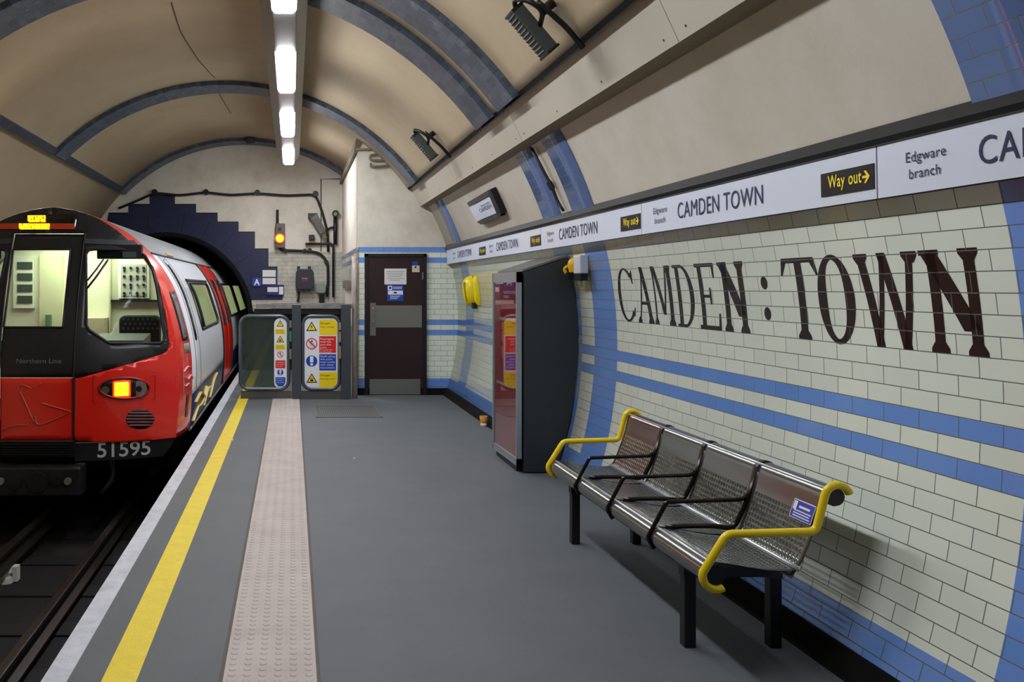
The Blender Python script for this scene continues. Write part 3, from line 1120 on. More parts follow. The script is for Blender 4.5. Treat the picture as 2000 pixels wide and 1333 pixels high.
# hopper bar above the first window and ventilation slot near the cab
bm = B(); tube(bm, [sidept(y, ZW1 + .03, .006) for y in (W1[0], W1[1])], .024, 6)
make('hopper_bar', bm, M_rubber, train)
spatch('crew_door_window', rrect(9.86, 10.04, .98, 1.93, .05), [], M_screen, .006, th=.006)
for y in (9.72, 10.2):
    bm = B(); tube(bm, [sidept(y, z, .002) for z in frange(.43, 1.96, 14)], .006, 5)
    make('panel_seam', bm, mat('seam_grey', (130, 132, 136), .5), train)
# doors
for a, b in ((D1[0] + .02, (D1[0] + D1[1]) / 2 - .006), ((D1[0] + D1[1]) / 2 + .006, D1[1] - .02)):
    m0 = (a + b) / 2
    wn = rrect(m0 - .2, m0 + .2, 1.0, 1.72, .06)
    dleaf = spatch('sliding_door', rect(a, b, .06, ZS), [wn], M_red, .018, th=.03)
    spatch('door_pane', wn, [], M_glass, .0, 1, dleaf, .005)
    bm = B(); tube(bm, [sidept(y, z, .02) for y, z in wn], .016, 6, closed=True)
    make('pane_seal', bm, M_rubber, dleaf, smooth=True)
for y in (D1[0] - .06, D1[1] + .06):
    bm = B(); tube(bm, [sidept(y, z, .004) for z in frange(.06, ZS, 24)], .045, 6, flat=.5)
    make('door_pillar', bm, M_rubber, train, smooth=True)
# roof and left side
idx = [(1, h, z) for h, z in PROF if z >= ZS - .02] + [(-1, h, z) for h, z in PROF[::-1][1:] if z >= ZS - .02]
bm = B(); loft(bm, [[(XC + s * h, y, z) for s, h, z in idx] for y in (YC + .1, 24.5)]); aim(bm, (0, 0, 1))
make('roof', bm, M_roof, train, smooth=True, solid=.02)
bm = B(); tube(bm, [sidept(y, ZS + .01, .004) for y in (YC, 24.5)], .014, 6); make('roof_gutter', bm, M_rubber, train)
bm = B(); tube(bm, [sidept(y, ZS + .05, .016) for y in (10.6, 11.2)], .022, 8); make('side_lamp', bm, mat('amber_lens', (226, 210, 170), .3), train)
idx = [(h, z) for h, z in PROF if z <= ZS + .05]
bm = B(); loft(bm, [[(XC - h, y, z) for h, z in idx] for y in (YC, 24.5)]); aim(bm, (-1, 0, 0))
make('far_side_panel', bm, M_trainwhite, train, smooth=True)
# interior lining, floor, bulkhead
bm = B()
idx = [(-1, h, z) for h, z in PROF if z >= .2] + [(1, h, z) for h, z in PROF[::-1][1:] if z >= 1.9]
loft(bm, [[(XC + s * max(h - .09, 0), y, z - (.07 if z > 2 else 0)) for s, h, z in idx] for y in (10.42, 24.4)])
aim(bm, (1, 0, -1))
lining = make('saloon_lining', bm, M_cabcream, train, smooth=True)
bm = B()
box(bm, XC - 1.3, XC + 1.3, 10.4, 24.4, .12, .18)
make('saloon_floor', bm, mat('saloon_floor_grey', (70, 72, 84), .6), train)
bm = B()
box(bm, XC - 1.25, XC + 1.25, 8.95, 10.3, .12, .2)
make('cab_floor', bm, M_dark, train)
bm = B()
pb = [(XC + max(h - .04, 0), z) for h, z in PROF if z > .2] + [(XC - max(h - .04, 0), z) for h, z in PROF[::-1][1:] if z > .2]
prism_y(bm, pb, 10.3, 10.38)
bulk = make('cab_bulkhead', bm, M_cabcream, train)
def bk(px, py, Y=10.29): return at(px, py, Y)
def bplate(name, x0, y0, x1, y1, m, d=.03, Y=10.29, parent=None):
    a, b = at(x0, y1, Y), at(x1, y0, Y)
    bm = B(); box(bm, a.x, b.x, Y - d, 10.301, a.z, b.z)
    return make(name, bm, m, parent or bulk)
M_cabwhite = mat('cab_white', (238, 240, 220), .4)
cp = bplate('switch_panel', 232, 513, 292, 583, M_cabwhite, .05)
ip = bplate('inner_panel', 238, 517, 288, 579, mat('panel_grey', (176, 178, 166), .5), .06, parent=bulk)
bm = B()
for i in range(4):
    for j in range(4):
        p = at(243 + i * 12.6, 524 + j * 16.4, 10.22)
        disc(bm, p, (0, -1, 0), .018, .02, 8)
        if random.random() < .7:
            box(bm, p.x - .012, p.x + .012, p.y - .01, p.y, p.z - .05, p.z - .02)
make('knobs', bm, M_black, ip)
bplate('ledge', 217, 586, 330, 590, M_dark, .08)
bplate('partition', 216, 500, 219, 650, mat('cream_shade', (204, 202, 172), .5), .1)
wf = bplate('bulkhead_window', 28, 500, 68, 602, M_cabwhite, .04)
bm = B()
for k in range(4):
    a, b = at(34, 526 + k * 22, 10.24), at(63, 512 + k * 22, 10.24)
    box(bm, a.x, b.x, 10.235, 10.25, a.z, b.z)
make('louvre', bm, mat('louvre_green', (70, 84, 78), .4), wf)
bplate('cupboard', 80, 500, 124, 660, mat('cream_panel', (214, 214, 176), .5), .06)
bm = B(); a, b = at(90, 615, 10.2), at(100, 650, 10.2); box(bm, a.x, b.x, 10.17, 10.23, b.z, a.z); make('lever', bm, mat('lever_green', (96, 130, 100), .5), bulk)
bplate('low_locker', 160, 620, 214, 690, mat('locker_cream', (222, 214, 184), .5), .3)
# driver seat back and desk
bm = B()
a, b = at(233, 648, 9.75), at(330, 616, 9.75)
prism_y(bm, rrect(a.x, b.x - .1, a.z - .5, b.z, .07), 9.72, 9.84)
seat = make('cab_seat', bm, mat('seat_grey', (44, 56, 60), .7), train, bevel=.02)
bm = B()
for i in range(8):
    for j in range(3):
        p = at(241 + i * 9.5 + (j % 2) * 4, 624 + j * 9, 9.72)
        disc(bm, p, (0, -1, 0), .016, .008, 8)
make('seat_quilting', bm, mat('seat_stud', (88, 100, 102), .6), seat)
for s in (1, -1):
    bm = B()
    z = fpx(250, 664)[1]
    y = yf(1.0, z) + .1
    xs = sorted((s * .46, s * 1.0))
    prism_x(bm, [(y, z - .3), (y + .5, z - .3), (y + .5, z + .03), (y + .06, z - .02)], XC + xs[0], XC + xs[1])
    make('driver_desk', bm, mat('desk_grey', (104, 110, 108), .4), train)
# interior lights
M_cablamp = mat('cab_lamp', (255, 255, 235), .4, emit=((255, 252, 232), 12.0))
bm = B(); box(bm, XC - .55, XC + .75, 9.5, 10.05, 2.1, 2.13); make('cab_lamp', bm, M_cablamp, train)
bm = B(); box(bm, XC - .12, XC + .12, 10.6, 24, 2.24, 2.27); make('saloon_lamp', bm, mat('saloon_lamp', (255, 255, 240), .4, emit=((255, 252, 224), 7.0)), train)
for y in (13.35, 15.6, 18.2, 21.2):
    bm = B(); prism_y(bm, [(XC + .72, .2), (XC + hw(.3) - .09, .2)] + [(XC + hw(z_) - .09, z_) for z_ in (.6, 1.0, 1.4, 1.7, 1.9)] + [(XC + .72, 1.95)], y, y + .04)
    scr = make('draught_screen', bm, M_cabcream, lining)
    bm = B(); box(bm, XC + .70, XC + .73, y - .01, y + .05, .18, 2.0); make('grab_pole', bm, mat('pole_grey', (60, 62, 66), .3, .5), scr)
bm = B(); box(bm, XC - 1.2, XC + 1.2, 24.3, 24.35, .18, 2.2); make('end_bulkhead', bm, M_cabcream, lining)
for y in (12.2, 14.6, 17.2, 20):
    bm = B(); box(bm, XC + .5, XC + .8, y - .5, y + .5, 2.06, 2.09); make('side_lamp_strip', bm, mat('saloon_lamp2', (255, 255, 240), .4, emit=((255, 252, 224), 7.0)), lining)
# seats of the saloon along the far side
bm = B()
prism_y(bm, [(XC - 1.3, .2), (XC - .85, .2), (XC - .8, .6), (XC - 1.15, .62), (XC - 1.22, 1.05), (XC - 1.3, 1.05)], 10.7, 13.2)
make('bench_seat', bm, mat('moquette', (52, 62, 110), .8, noise=(30, .5, (150, 60, 60))), train)
# below the body: number valance, step, coupler, bogie
bm = fill2d([(DW, -.13), (1.22, -.13), (1.3, -.02), (1.33, .05), (DW, .05)], [], .08)
bend(bm, front(-.03)); aim(bm, (0, -1, 0))
valance = make('valance', bm, mat('valance_black', (20, 20, 21), .5), train, solid=.03)
bm = fill2d(mir([(DW, -.13), (1.22, -.13), (1.3, -.02), (1.33, .05), (DW, .05)]), [], .08)
bend(bm, front(-.03)); aim(bm, (0, -1, 0))
make('valance', bm, mat('valance_black', (20, 20, 21), .5), train, solid=.03)
x0, z0 = fpx(189, 895)
wn = fpx(293, 890)[0] - x0
bm = text2d('51595', wn, .145, .012)
gridcut(bm, .05)
bend(bm, lambda a, b: front(-.026)(x0 + a, z0 + b + .0)); aim(bm, (0, -1, 0))
make('fleet_number', bm, mat('number_white', (196, 198, 186), .5), valance, label='white fleet number')
bm = B(); box(bm, XC - DW, XC + DW, 8.36, 8.7, -.08, zred - .01)
stp = make('door_step', bm, M_soot, train)
bm = B()
for k in range(5):
    z = zred - .03 - k * .025
    box(bm, XC - DW + .04, XC + DW - .03, 8.345, 8.36, z - .006, z)
make('step_tread', bm, M_dark, stp)
bm = B(); box(bm, XC - 1.25, XC + 1.25, 9.1, 24, -.35, .03)
make('underframe', bm, M_soot, train)
cpl = None
bm = B()
a, b = at(-14, 968, 8.3), at(160, 912, 8.3)
box(bm, XC - (b.x - XC), b.x, 8.25, 8.5, a.z, b.z)
cpl = make('coupler', bm, mat('coupler_black', (26, 26, 27), .5, .3, noise=(9, .6, (52, 52, 54))), train, bevel=.02)
for px, py in ((133, 940), (2, 940)):
    p = at(px, py, 8.25)
    bm = B(); disc(bm, p, (0, -1, 0), .035, .03, 14); make('coupler_pin', bm, mat('pin_grey', (150, 150, 142), .35, .6), cpl)
p = at(74, 942, 8.25)
bm = B(); disc(bm, p, (0, -1, 0), .1, .03, 20); disc(bm, p + Vector((-.2, 0, -.02)), (0, -1, 0), .04, .05, 12); disc(bm, p + Vector((.2, 0, .02)), (0, -1, 0), .05, .04, 12)
make('coupler_face', bm, M_black, cpl)
bm = B(); box(bm, XC - .1, XC + .1, 8.5, 9.2, -.5, -.3); make('coupler_bar', bm, M_soot, train)
for y in (10.6, 12.4, 20.5):
    for s in (.74, -.74):
        bm = B(); disc(bm, (XC + s - .05, y, -.76 + .39), (1, 0, 0), .39, .1, 30); make('wheel', bm, mat('wheel_dark', (44, 40, 36), .5, .5), train)
bm = B(); box(bm, XC - 1.0, XC - .9, 10.0, 13.0, -.55, -.3); box(bm, XC + .9, XC + 1.0, 10.0, 13.0, -.55, -.3); make('bogie_frame', bm, M_soot, train)
for s in (1, -1):
    bm = B(); tube(bm, fillet([(XC + s * .7, 8.62, -.14), (XC + s * .72, 8.6, -.35), (XC + s * .6, 8.55, -.5)], .08), .025, 8)
    make('brake_hose', bm, M_rubber, train, smooth=True)

# ------------------------------------------------------------------ end-of-platform barrier
YG = 12.13
def g(px, py, Y=YG): return at(px, py, Y)
def gx(px): return g(px, 0).x
def gz(py): return g(0, py).z
barrier = thing('barrier_frame', (gx(627), YG, 0), 'dark grey steel frame of two posts and a top rail across the platform end', 'barrier')
for a, b in ((570, 588), (666, 685)):
    bm = B(); box(bm, gx(a), gx(b), YG - .05, YG + .08, 0, gz(595)); make('post', bm, M_gatepaint, barrier, bevel=.006)
bm = B(); box(bm, gx(500), gx(688), YG - .03, YG + .08, gz(603), gz(594)); make('top_rail', bm, mat('rail_grey', (112, 112, 114), .5, noise=(11, .6, (160, 154, 146))), barrier)
bm = B(); box(bm, gx(496), gx(684), YG + .02, YG + .06, gz(614), gz(604)); make('lower_rail', bm, M_black, barrier)
for a, b in ((588.5, 665.5), (470, 569.5)):
    bm = B(); box(bm, gx(a), gx(b), YG + .0, YG + .04, .004, gz(764)); make('kick_board', bm, mat('kick_grey', (84, 82, 80), .55), barrier)

def gate(x0, x1, y0, y1, label, panel_m):
    xa, xb, za, zb_ = gx(x0), gx(x1), gz(y1), gz(y0)
    t = thing('gate', ((xa + xb) / 2, YG, za), label, 'gate')
    bm = B(); lp = rrect(xa + .02, xb - .02, za + .02, zb_ - .02, .12, 6)
    tube(bm, [(x, YG - .005, z) for x, z in lp], .027, 8, closed=True)
    make('frame', bm, mat('gate_frame', (92, 98, 104), .35, .5), t, smooth=True)
    lp = rrect(xa + .03, xb - .03, za + .03, zb_ - .03, .11, 6)
    bm = B(); prism_y(bm, lp, YG - .008, YG + .004)
    make('panel', bm, panel_m, t)
    return t
gate_a = gate(467, 566, 615, 763, 'wide gate with a smoky see-through panel and narrow sign strip, nearest the train', M_smoke)
gate_b = gate(589, 665, 615, 763, 'narrow gate filled by a large white safety sign, beside the brown door', M_gatepaint)
for px, py0, py1, m in ((567.5, 626, 640, M_steel), (567.5, 647, 667, mat('latch_green', (60, 120, 96), .4)), (567.5, 682, 701, M_steel)):
    bm = B(); box(bm, gx(px - 2.5), gx(px + 2), YG - .075, YG - .045, gz(py1), gz(py0)); make('latch', bm, m, gate_a)
for py0, py1 in ((630, 645), (648, 668), (676, 700)):
    bm = B(); box(bm, gx(661), gx(665.5), YG - .075, YG - .045, gz(py1), gz(py0)); make('hinge', bm, mat('hinge_brass', (168, 150, 110), .4, .5), gate_b)

def tri(bm, cx, cz, h, y, mi_b, mi_y):
    w_ = h * 1.14
    for k, mi, yy in ((1.0, mi_b, y), (.72, mi_y, y - .0012)):
        pts = [(cx - w_ / 2 * k, cz - h * .36 * k), (cx + w_ / 2 * k, cz - h * .36 * k), (cx, cz + h * .62 * k)]
        prism_y(bm, pts, yy, yy + .001, mi)
def bolt(bm, cx, cz, s, y, mi):
    prism_y(bm, [(cx + .05 * s, cz + .42 * s), (cx - .16 * s, cz + .06 * s), (cx + .0 * s, cz + .04 * s), (cx - .08 * s, cz - .26 * s), (cx + .14 * s, cz + .14 * s), (cx + .02 * s, cz + .16 * s)], y, y + .0008, mi)
def ringd(bm, cx, cz, r0, r1, y, mi, n=28):
    vs0 = [bm.verts.new((cx + r0 * math.cos(2 * PI * k / n), y, cz + r0 * math.sin(2 * PI * k / n))) for k in range(n)]
    vs1 = [bm.verts.new((cx + r1 * math.cos(2 * PI * k / n), y, cz + r1 * math.sin(2 * PI * k / n))) for k in range(n)]
    for k in range(n):
        bm.faces.new((vs0[k], vs1[k], vs1[(k + 1) % n], vs0[(k + 1) % n])).material_index = mi
SM = [M_black, M_signyellow, M_signred, M_signblue, M_signwhite]
def pictos(bm, kind, cx, cz, s, y):
    if kind == 'tri':
        tri(bm, cx, cz, s, y, 0, 1)
        bolt(bm, cx, cz, s * .7, y - .0022, 0)
    elif kind == 'tri2':
        tri(bm, cx, cz, s, y, 0, 1)
        prism_y(bm, [(cx - .16 * s, cz - .2 * s), (cx + .16 * s, cz - .2 * s), (cx + .12 * s, cz + .14 * s), (cx - .12 * s, cz + .14 * s)], y - .0022, y - .0014, 0)
        prism_y(bm, [(cx - .07 * s, cz - .02 * s), (cx + .07 * s, cz - .02 * s), (cx + .07 * s, cz + .09 * s), (cx - .07 * s, cz + .09 * s)], y - .003, y - .0023, 1)
    elif kind == 'no':
        r = s / 2
        disc(bm, (cx, y + .001, cz), (0, -1, 0), r, .001, 28, mi=4)
        disc(bm, (cx + .02 * s, y - .001, cz + .22 * s), (0, -1, 0), .085 * s, .0006, 12, mi=0)
        for a in (((0, .12), (-.08, -.12)), ((-.08, -.12), (-.2, -.34)), ((-.08, -.1), (.14, -.34)), ((0, .1), (.2, -.02)), ((0, .1), (-.2, .02))):
            p, q_ = [Vector((cx + u_ * s, y - .001, cz + w_ * s)) for u_, w_ in a]
            tube(bm, [p, q_], .035 * s, 5, mi=0, flat=.2)
        ringd(bm, cx, cz, r * .84, r, y - .0018, 2)
        a = r * .64
        n_ = r * .075
        prism_y(bm, [(cx - a - n_, cz + a - n_), (cx - a + n_, cz + a + n_), (cx + a + n_, cz - a + n_), (cx + a - n_, cz - a - n_)], y - .002, y - .0014, 2)
    elif kind == 'must':
        r = s / 2
        disc(bm, (cx, y + .001, cz), (0, -1, 0), r, .001, 28, mi=3)
        prism_y(bm, rrect(cx - .15 * s, cx + .15 * s, cz - .12 * s, cz + .43 * s, .05 * s), y - .001, y, 4)
        disc(bm, (cx, y, cz - .3 * s), (0, -1, 0), .13 * s, .001, 14, mi=4)

# large sign on the narrow gate
ys = YG - .014
sg = make('safety_sign', prism_y(B(), rrect(gx(594), gx(659.5), gz(758.5), gz(622), .075, 5), ys, ys + .005), M_signwhite, gate_b, label='white safety sign with four coloured panels')
for a, b, m in ((625, 654.5, M_signyellow), (657, 689.5, M_signred), (692, 724, M_signblue), (727, 758, M_signyellow)):
    x1 = gx(656.3) if m in (M_signred, M_signblue) else gx(658.6)
    pts = [(gx(623.5), gz(b)), (x1, gz(b)), (x1, gz(a)), (gx(623.5), gz(a))]
    if a == 625:
        pts = [(gx(623.5), gz(b)), (x1, gz(b)), (x1, gz(a + 8)), (gx(653), gz(a)), (gx(623.5), gz(a))]
    if b == 758:
        pts = [(gx(623.5), gz(b)), (gx(652), gz(b)), (x1, gz(b - 8)), (x1, gz(a)), (gx(623.5), gz(a))]
    make('colour_panel', prism_y(B(), pts, ys - .0015, ys), m, sg)
yp = ys - .0015
SGP = sg
bm = B(); pictos(bm, 'tri', gx(608.7), gz(640), gz(629) - gz(648), yp); make('pictogram', bm, SM, SGP)
bm = B(); pictos(bm, 'no', gx(608.7), gz(671.5), gz(660.5) - gz(682.5), yp); make('pictogram', bm, SM, SGP)
bm = B(); pictos(bm, 'must', gx(608.7), gz(705.5), gz(694.5) - gz(716.5), yp); make('pictogram', bm, SM, SGP)
bm = B(); pictos(bm, 'tri2', gx(608.9), gz(741), gz(730) - gz(749), yp); make('pictogram', bm, SM, SGP)
def sign_text(lines, parent, m, y):
    for s_, px, py, hpx, wpx in lines:
        h = hpx / F * YG
        ftext('lettering', s_, gx(px), gz(py), h, y, m, parent, w=wpx / F * YG)
sign_text([('Danger', 625.5, 633.5, 3.6, 20), ('High voltage', 625.5, 640, 2.6, 27), ('Danger', 625.5, 735, 3.6, 20), ('Moving trains', 625.5, 741.5, 2.6, 29)], sg, M_black, ys - .0025)
sign_text([('Passengers', 625.5, 664, 3.6, 26), ('must not', 625.5, 669.5, 3.6, 21), ('pass this', 625.5, 675, 3.6, 21), ('point', 625.5, 680.5, 3.4, 12), ('Penalty for', 625.5, 684.6, 2.2, 24), ('misuse', 625.5, 688.4, 2.2, 22),
           ('Staff using', 625.5, 698, 3.4, 29), ('this point', 625.5, 703.5, 3.4, 24), ('must comply', 625.5, 709, 3.4, 29), ('with safety', 625.5, 714.5, 3.4, 26), ('instructions', 625.5, 720, 3.4, 28)], sg, M_signwhite, ys - .0025)
# narrow strip sign on the see-through gate
sg2 = make('safety_sign', prism_y(B(), rrect(gx(535.5), gx(560), gz(759), gz(622), .085, 6), ys, ys + .005), M_signwhite, gate_a, label='narrow white strip of safety signs')
for a, b, m in ((643, 653, M_signyellow), (673, 683, M_signyellow), (704, 719.5, M_signred), (737, 755, M_signblue)):
    pts = [(gx(538), gz(b)), (gx(557.5), gz(b)), (gx(557.5), gz(a)), (gx(538), gz(a))]
    if m is M_signblue:
        pts = [(gx(543), gz(b)), (gx(553), gz(b)), (gx(557.5), gz(b - 7)), (gx(557.5), gz(a)), (gx(538), gz(a)), (gx(538), gz(b - 7))]
    make('colour_panel', prism_y(B(), pts, ys - .0015, ys), m, sg2)
SGP = sg2
bm = B(); pictos(bm, 'tri', gx(547.5), gz(633.5), gz(625) - gz(638), yp); make('pictogram', bm, SM, SGP)
bm = B(); pictos(bm, 'tri2', gx(547.5), gz(664), gz(655.5) - gz(669), yp); make('pictogram', bm, SM, SGP)
bm = B(); pictos(bm, 'no', gx(547.5), gz(692.5), gz(686.5) - gz(699), yp); make('pictogram', bm, SM, SGP)
bm = B(); pictos(bm, 'must', gx(547.5), gz(727.5), gz(721.5) - gz(733.5), yp); make('pictogram', bm, SM, SGP)
sign_text([('Danger', 539.5, 647.3, 2.2, 15), ('High voltage', 539.5, 650.7, 1.7, 16), ('Danger', 539.5, 677.3, 2.2, 15), ('Moving trains', 539.5, 680.7, 1.7, 16)], sg2, M_black, ys - .0025)
sign_text([('Passengers', 539.5, 708.5, 2.0, 16), ('must not pass', 539.5, 712.3, 1.8, 16), ('this point', 539.5, 716, 1.8, 12), ('Staff using', 539.5, 741, 1.8, 15), ('this point', 539.5, 744.5, 1.8, 13), ('must comply', 539.5, 748, 1.8, 16)], sg2, M_signwhite, ys - .0025)

# pipe by the block corner
bm = B(); x = gx(693.5); tube(bm, [(x, YG + .1, 0), (x, YG + .1, 1.6), (x, YG + .1, 2.05)], .04, 12)
make('pipe', bm, mat('pipe_pink', (186, 172, 164), .45, noise=(8, .6, (140, 126, 118))), smooth=True, label='upright pale pipe between the gates and the brown door', cat='pipe')
# little box on the block's side face
bm = B(); p = at(668, 563, 14.2); q_ = at(679, 548, 14.2)
box(bm, BX - .1, BX, 13.9, 14.5, p.z, q_.z)
sb = make('switch_box', bm, mat('box_brown', (116, 104, 96), .5), label='small brown box on the side wall left of the brown door', cat='box', bevel=.006)
bm = B(); box(bm, BX - .08, BX - .001, 14.0, 14.3, q_.z - .75, p.z - .01); make('lower_box', bm, mat('box_pale', (208, 200, 190), .5), sb)

# ------------------------------------------------------------------ equipment on the head wall
YW = YH
def h(px, py, off=0.): return at(px, py, YW - off)
bm = B(); a, b = h(538, 485), h(557, 438); box(bm, a.x, b.x, YW - .16, YW - .01, a.z, b.z)
sig = make('signal_lamp', bm, mat('signal_case', (88, 74, 66), .5, noise=(8, .5, (120, 106, 96))), label='signal box with a lit orange lamp on the far end wall', cat='signal', bevel=.01)
c = h(546.5, 466, .16)
bm = B(); disc(bm, c, (0, -1, 0), .098, .025, 24); make('lamp_hood', bm, mat('hood_red', (150, 20, 10), .4, emit=((255, 40, 4), .9)), sig)
bm = B(); disc(bm, c + Vector((0, -.025, 0)), (0, -1, 0), .074, .008, 24); make('lamp_lens', bm, mat('orange_lens', (255, 170, 20), .3, emit=((255, 148, 6), 9.0)), sig, label='lit orange lens')
bm = B(); disc(bm, h(546.5, 448, .16), (0, -1, 0), .035, .012, 14); make('dark_lens', bm, M_black, sig)
bm = B(); tube(bm, [h(542, 438, .09), h(542, 410, .09)], .026, 10); make('mast', bm, M_black, sig)
def cable(name, pts, r, m, label, cat='cable', rad=.3, n=5):
    bm = B(); tube(bm, fillet(pts, rad, n), r, 8)
    return make(name, bm, m, smooth=True, label=label, cat=cat)
M_cable = mat('black_cable', (20, 19, 18), .6)
top = cable('cable', [h(232, 407, .05), h(255, 398, .05), h(303, 377, .05), h(350, 382, .05), h(403, 376, .05), h(450, 381.5, .05), h(503, 378, .05), h(560, 382.5, .05), h(616, 380, .05), h(628, 410, .05), h(640, 455, .05), h(641, 492, .05)],
            .024, M_cable, 'black cable looped along the far end wall above the stepped navy tiles', rad=.12)
for px, py in ((303, 376), (403, 376), (503, 377), (616, 379)):
    bm = B(); p = h(px, py, .0); disc(bm, (p.x, YW - .002, p.z), (0, -1, 0), .055, .075, 14); make('clamp', bm, M_black, top)
cab2 = cable('cable', [h(545, 483, .1), h(550, 489, .05), h(600, 490.5, .05), h(625, 494, .05), h(640, 512, .05), h(641, 545, .05), h(639, 580, .05)], .026, M_cable,
             'black cable curving from the signal lamp down the far end wall', rad=.4)
for px, py in ((557, 490), (595, 490.5), (605, 489), (637, 512)):
    bm = B(); p = h(px, py); disc(bm, (p.x, YW - .002, p.z), (0, -1, 0), .042, .07, 12); make('clamp', bm, M_black, cab2)
bm = B(); tube(bm, fillet([h(655, 422, .06), h(655, 478, .06)], .1), .04, 10)
bm2 = make('conduit', bm, M_black, smooth=True, label='upright black conduit with a round yellowish cap, high on the far end wall', cat='pipe')
bm = B(); disc(bm, h(655, 418, .02), (0, -1, 0), .065, .1, 18); make('cap', bm, M_black, bm2)
bm = B(); disc(bm, h(655, 418, .12), (0, -1, 0), .034, .008, 14); make('cap_centre', bm, mat('cap_yellow', (150, 146, 60), .5), bm2)
bm = B(); tube(bm, fillet([h(655, 444, .06), h(645, 445, .06), h(640, 449, .06)], .04), .02, 8); make('branch', bm, M_black, bm2, smooth=True)
bm = B(); tube(bm, fillet([h(599, 477, .07), h(646, 476, .07), h(651, 480, .07), h(651, 581, .07)], .08), .024, 10)
cd2 = make('conduit', bm, M_dark, smooth=True, label='black conduit running across then straight down the far end wall', cat='pipe')
bm = B(); disc(bm, h(599, 477, .03), (0, -1, 0), .03, .06, 12); make('end_fitting', bm, M_black, cd2)
bm = B(); a, b = h(603, 470), h(614, 459.5); box(bm, a.x, b.x, YW - .12, YW - .002, a.z, b.z)
make('junction_box', bm, M_black, label='tiny square black box above the horizontal conduit', cat='box', bevel=.01)
# bracket camera
t = thing('security_camera', tuple(h(612, 430, .02)), 'tilted dark camera housing on the far end wall right of the signal', 'camera')
d = (h(632, 458, .18) - h(612, 424, .18)).normalized()
pa, pb_ = h(612, 422, .2), h(631, 456, .2)
bm = B()
n_ = Vector((-d.z, 0, d.x))
lp = [pa + n_ * .08, pb_ + n_ * .065, pb_ - n_ * .065, pa - n_ * .08]
prism(bm, [p + Vector((0, .06, 0)) for p in lp], [p - Vector((0, .06, 0)) for p in lp])
make('housing', bm, mat('camera_case', (72, 70, 64), .5, noise=(12, .5, (130, 126, 114))), t, bevel=.02)
bm = B(); box(bm, pa.x - .1, pa.x + .08, YW - .24, YW - .001, pa.z - .03, pa.z + .05); make('bracket', bm, M_black, t)
bm = B(); tube(bm, fillet([pb_, h(630, 466, .2), h(635, 468, .1), h(640, 462, .05)], .1), .012, 6); make('lead', bm, mat('lead_grey', (150, 148, 140), .5), t, smooth=True)
# black meter box, grey socket
bm = B(); a, b = h(577, 566), h(613, 526)
prism_y(bm, [(a.x + .05, a.z), (b.x - .05, a.z), (b.x, a.z + .06), (b.x - .01, b.z - .06), (b.x - .05, b.z), (a.x + .05, b.z), (a.x + .01, b.z - .06), (a.x, a.z + .06)], YW - .2, YW - .002)
mb = make('meter_box', bm, mat('meter_black', (42, 42, 46), .5), label='black clamped box on the far end wall above the gates', cat='box', bevel=.015)
for px, py in ((583, 524), (604, 524), (583, 567), (594, 568), (604, 567)):
    bm = B(); p = h(px, py); box(bm, p.x - .03, p.x + .03, YW - .18, YW - .05, p.z - .03, p.z + .03); make('clip', bm, M_black, mb)
p = h(595, 545, .2)
bm = B(); box(bm, p.x - .055, p.x + .055, YW - .203, YW - .2, p.z - .005, p.z + .02); make('red_mark', bm, mat('dull_red', (176, 92, 96), .6), mb)
bm = B(); box(bm, p.x - .055, p.x + .055, YW - .203, YW - .2, p.z - .05, p.z - .012); make('blue_mark', bm, mat('dull_blue', (58, 62, 110), .6), mb)
bm = B(); tube(bm, fillet([h(583, 568, .1), h(584, 580, .1), h(581, 590, .1)], .1), .02, 8); make('lead', bm, M_cable, mb, smooth=True)
bm = B(); p, q_ = h(617, 573), h(636, 552)
prism_y(bm, rrect(p.x, q_.x, p.z, q_.z, .05), YW - .13, YW - .002)
sk2 = make('socket_box', bm, mat('socket_grey', (136, 140, 132), .5), label='small rounded grey box beside the black clamped box', cat='box', bevel=.015)
bm = B(); p = h(628, 575); disc(bm, (p.x, YW - .07, p.z), (0, 0, -1), .05, .2, 12); make('plug', bm, M_black, sk2)
# signs
bm = B(); a, b = h(493, 560), h(511, 543); prism_y(bm, rrect(a.x, b.x, a.z, b.z, .04), YW - .05, YW - .014)
asign = make('letter_sign', bm, mat('a_sign_blue', (40, 66, 160), .4), label='square blue sign with a white letter on the navy tiles', cat='sign')
bm = text2d('A', .11, .115, .02); p = h(502, 557)
bend(bm, lambda x_, y_: Vector((p.x - .055 + x_, YW - .052, p.z + y_)))
make('lettering', bm, M_signwhite, asign)
fr = B(); a, b = h(512, 556), h(542, 525); box(fr, a.x, b.x, YW - .03, YW - .004, a.z, b.z)
nb = make('notice_board', fr, M_navy, label='navy framed board with two white sheets at the foot of the stepped tiles', cat='sign')
for y0, y1 in ((528, 541), (543.5, 555.5)):
    bm = B(); a, b = h(513, y1), h(538.5, y0); box(bm, a.x, b.x, YW - .034, YW - .03, a.z, b.z); make('sheet', bm, M_paper, nb)
bm = B(); a, b = h(521, 577), h(555, 557); box(bm, a.x, b.x, YW - .06, YW - .014, a.z, b.z)
bs = make('notice_board', bm, mat('board_blue', (28, 40, 120), .4), label='small blue board with white panels, lowest sign on the far end wall', cat='sign')
for x0, y0, x1, y1 in ((522.5, 561.5, 543, 570.5), (545, 560.5, 553.5, 575.5)):
    bm = B(); a, b = h(x0, y1), h(x1, y0); box(bm, a.x, b.x, YW - .064, YW - .06, a.z, b.z); make('white_panel', bm, M_paper, bs)
# ledge with clutter at the foot of the far wall
bm = B(); a, b = h(530, 592), h(688, 584); box(bm, a.x, BX, YW - .3, YW, a.z - .06, a.z)
make('trim_ledge', bm, mat('ledge_grey', (150, 142, 138), .6, noise=(9, .6, (96, 90, 86))), kind='structure')
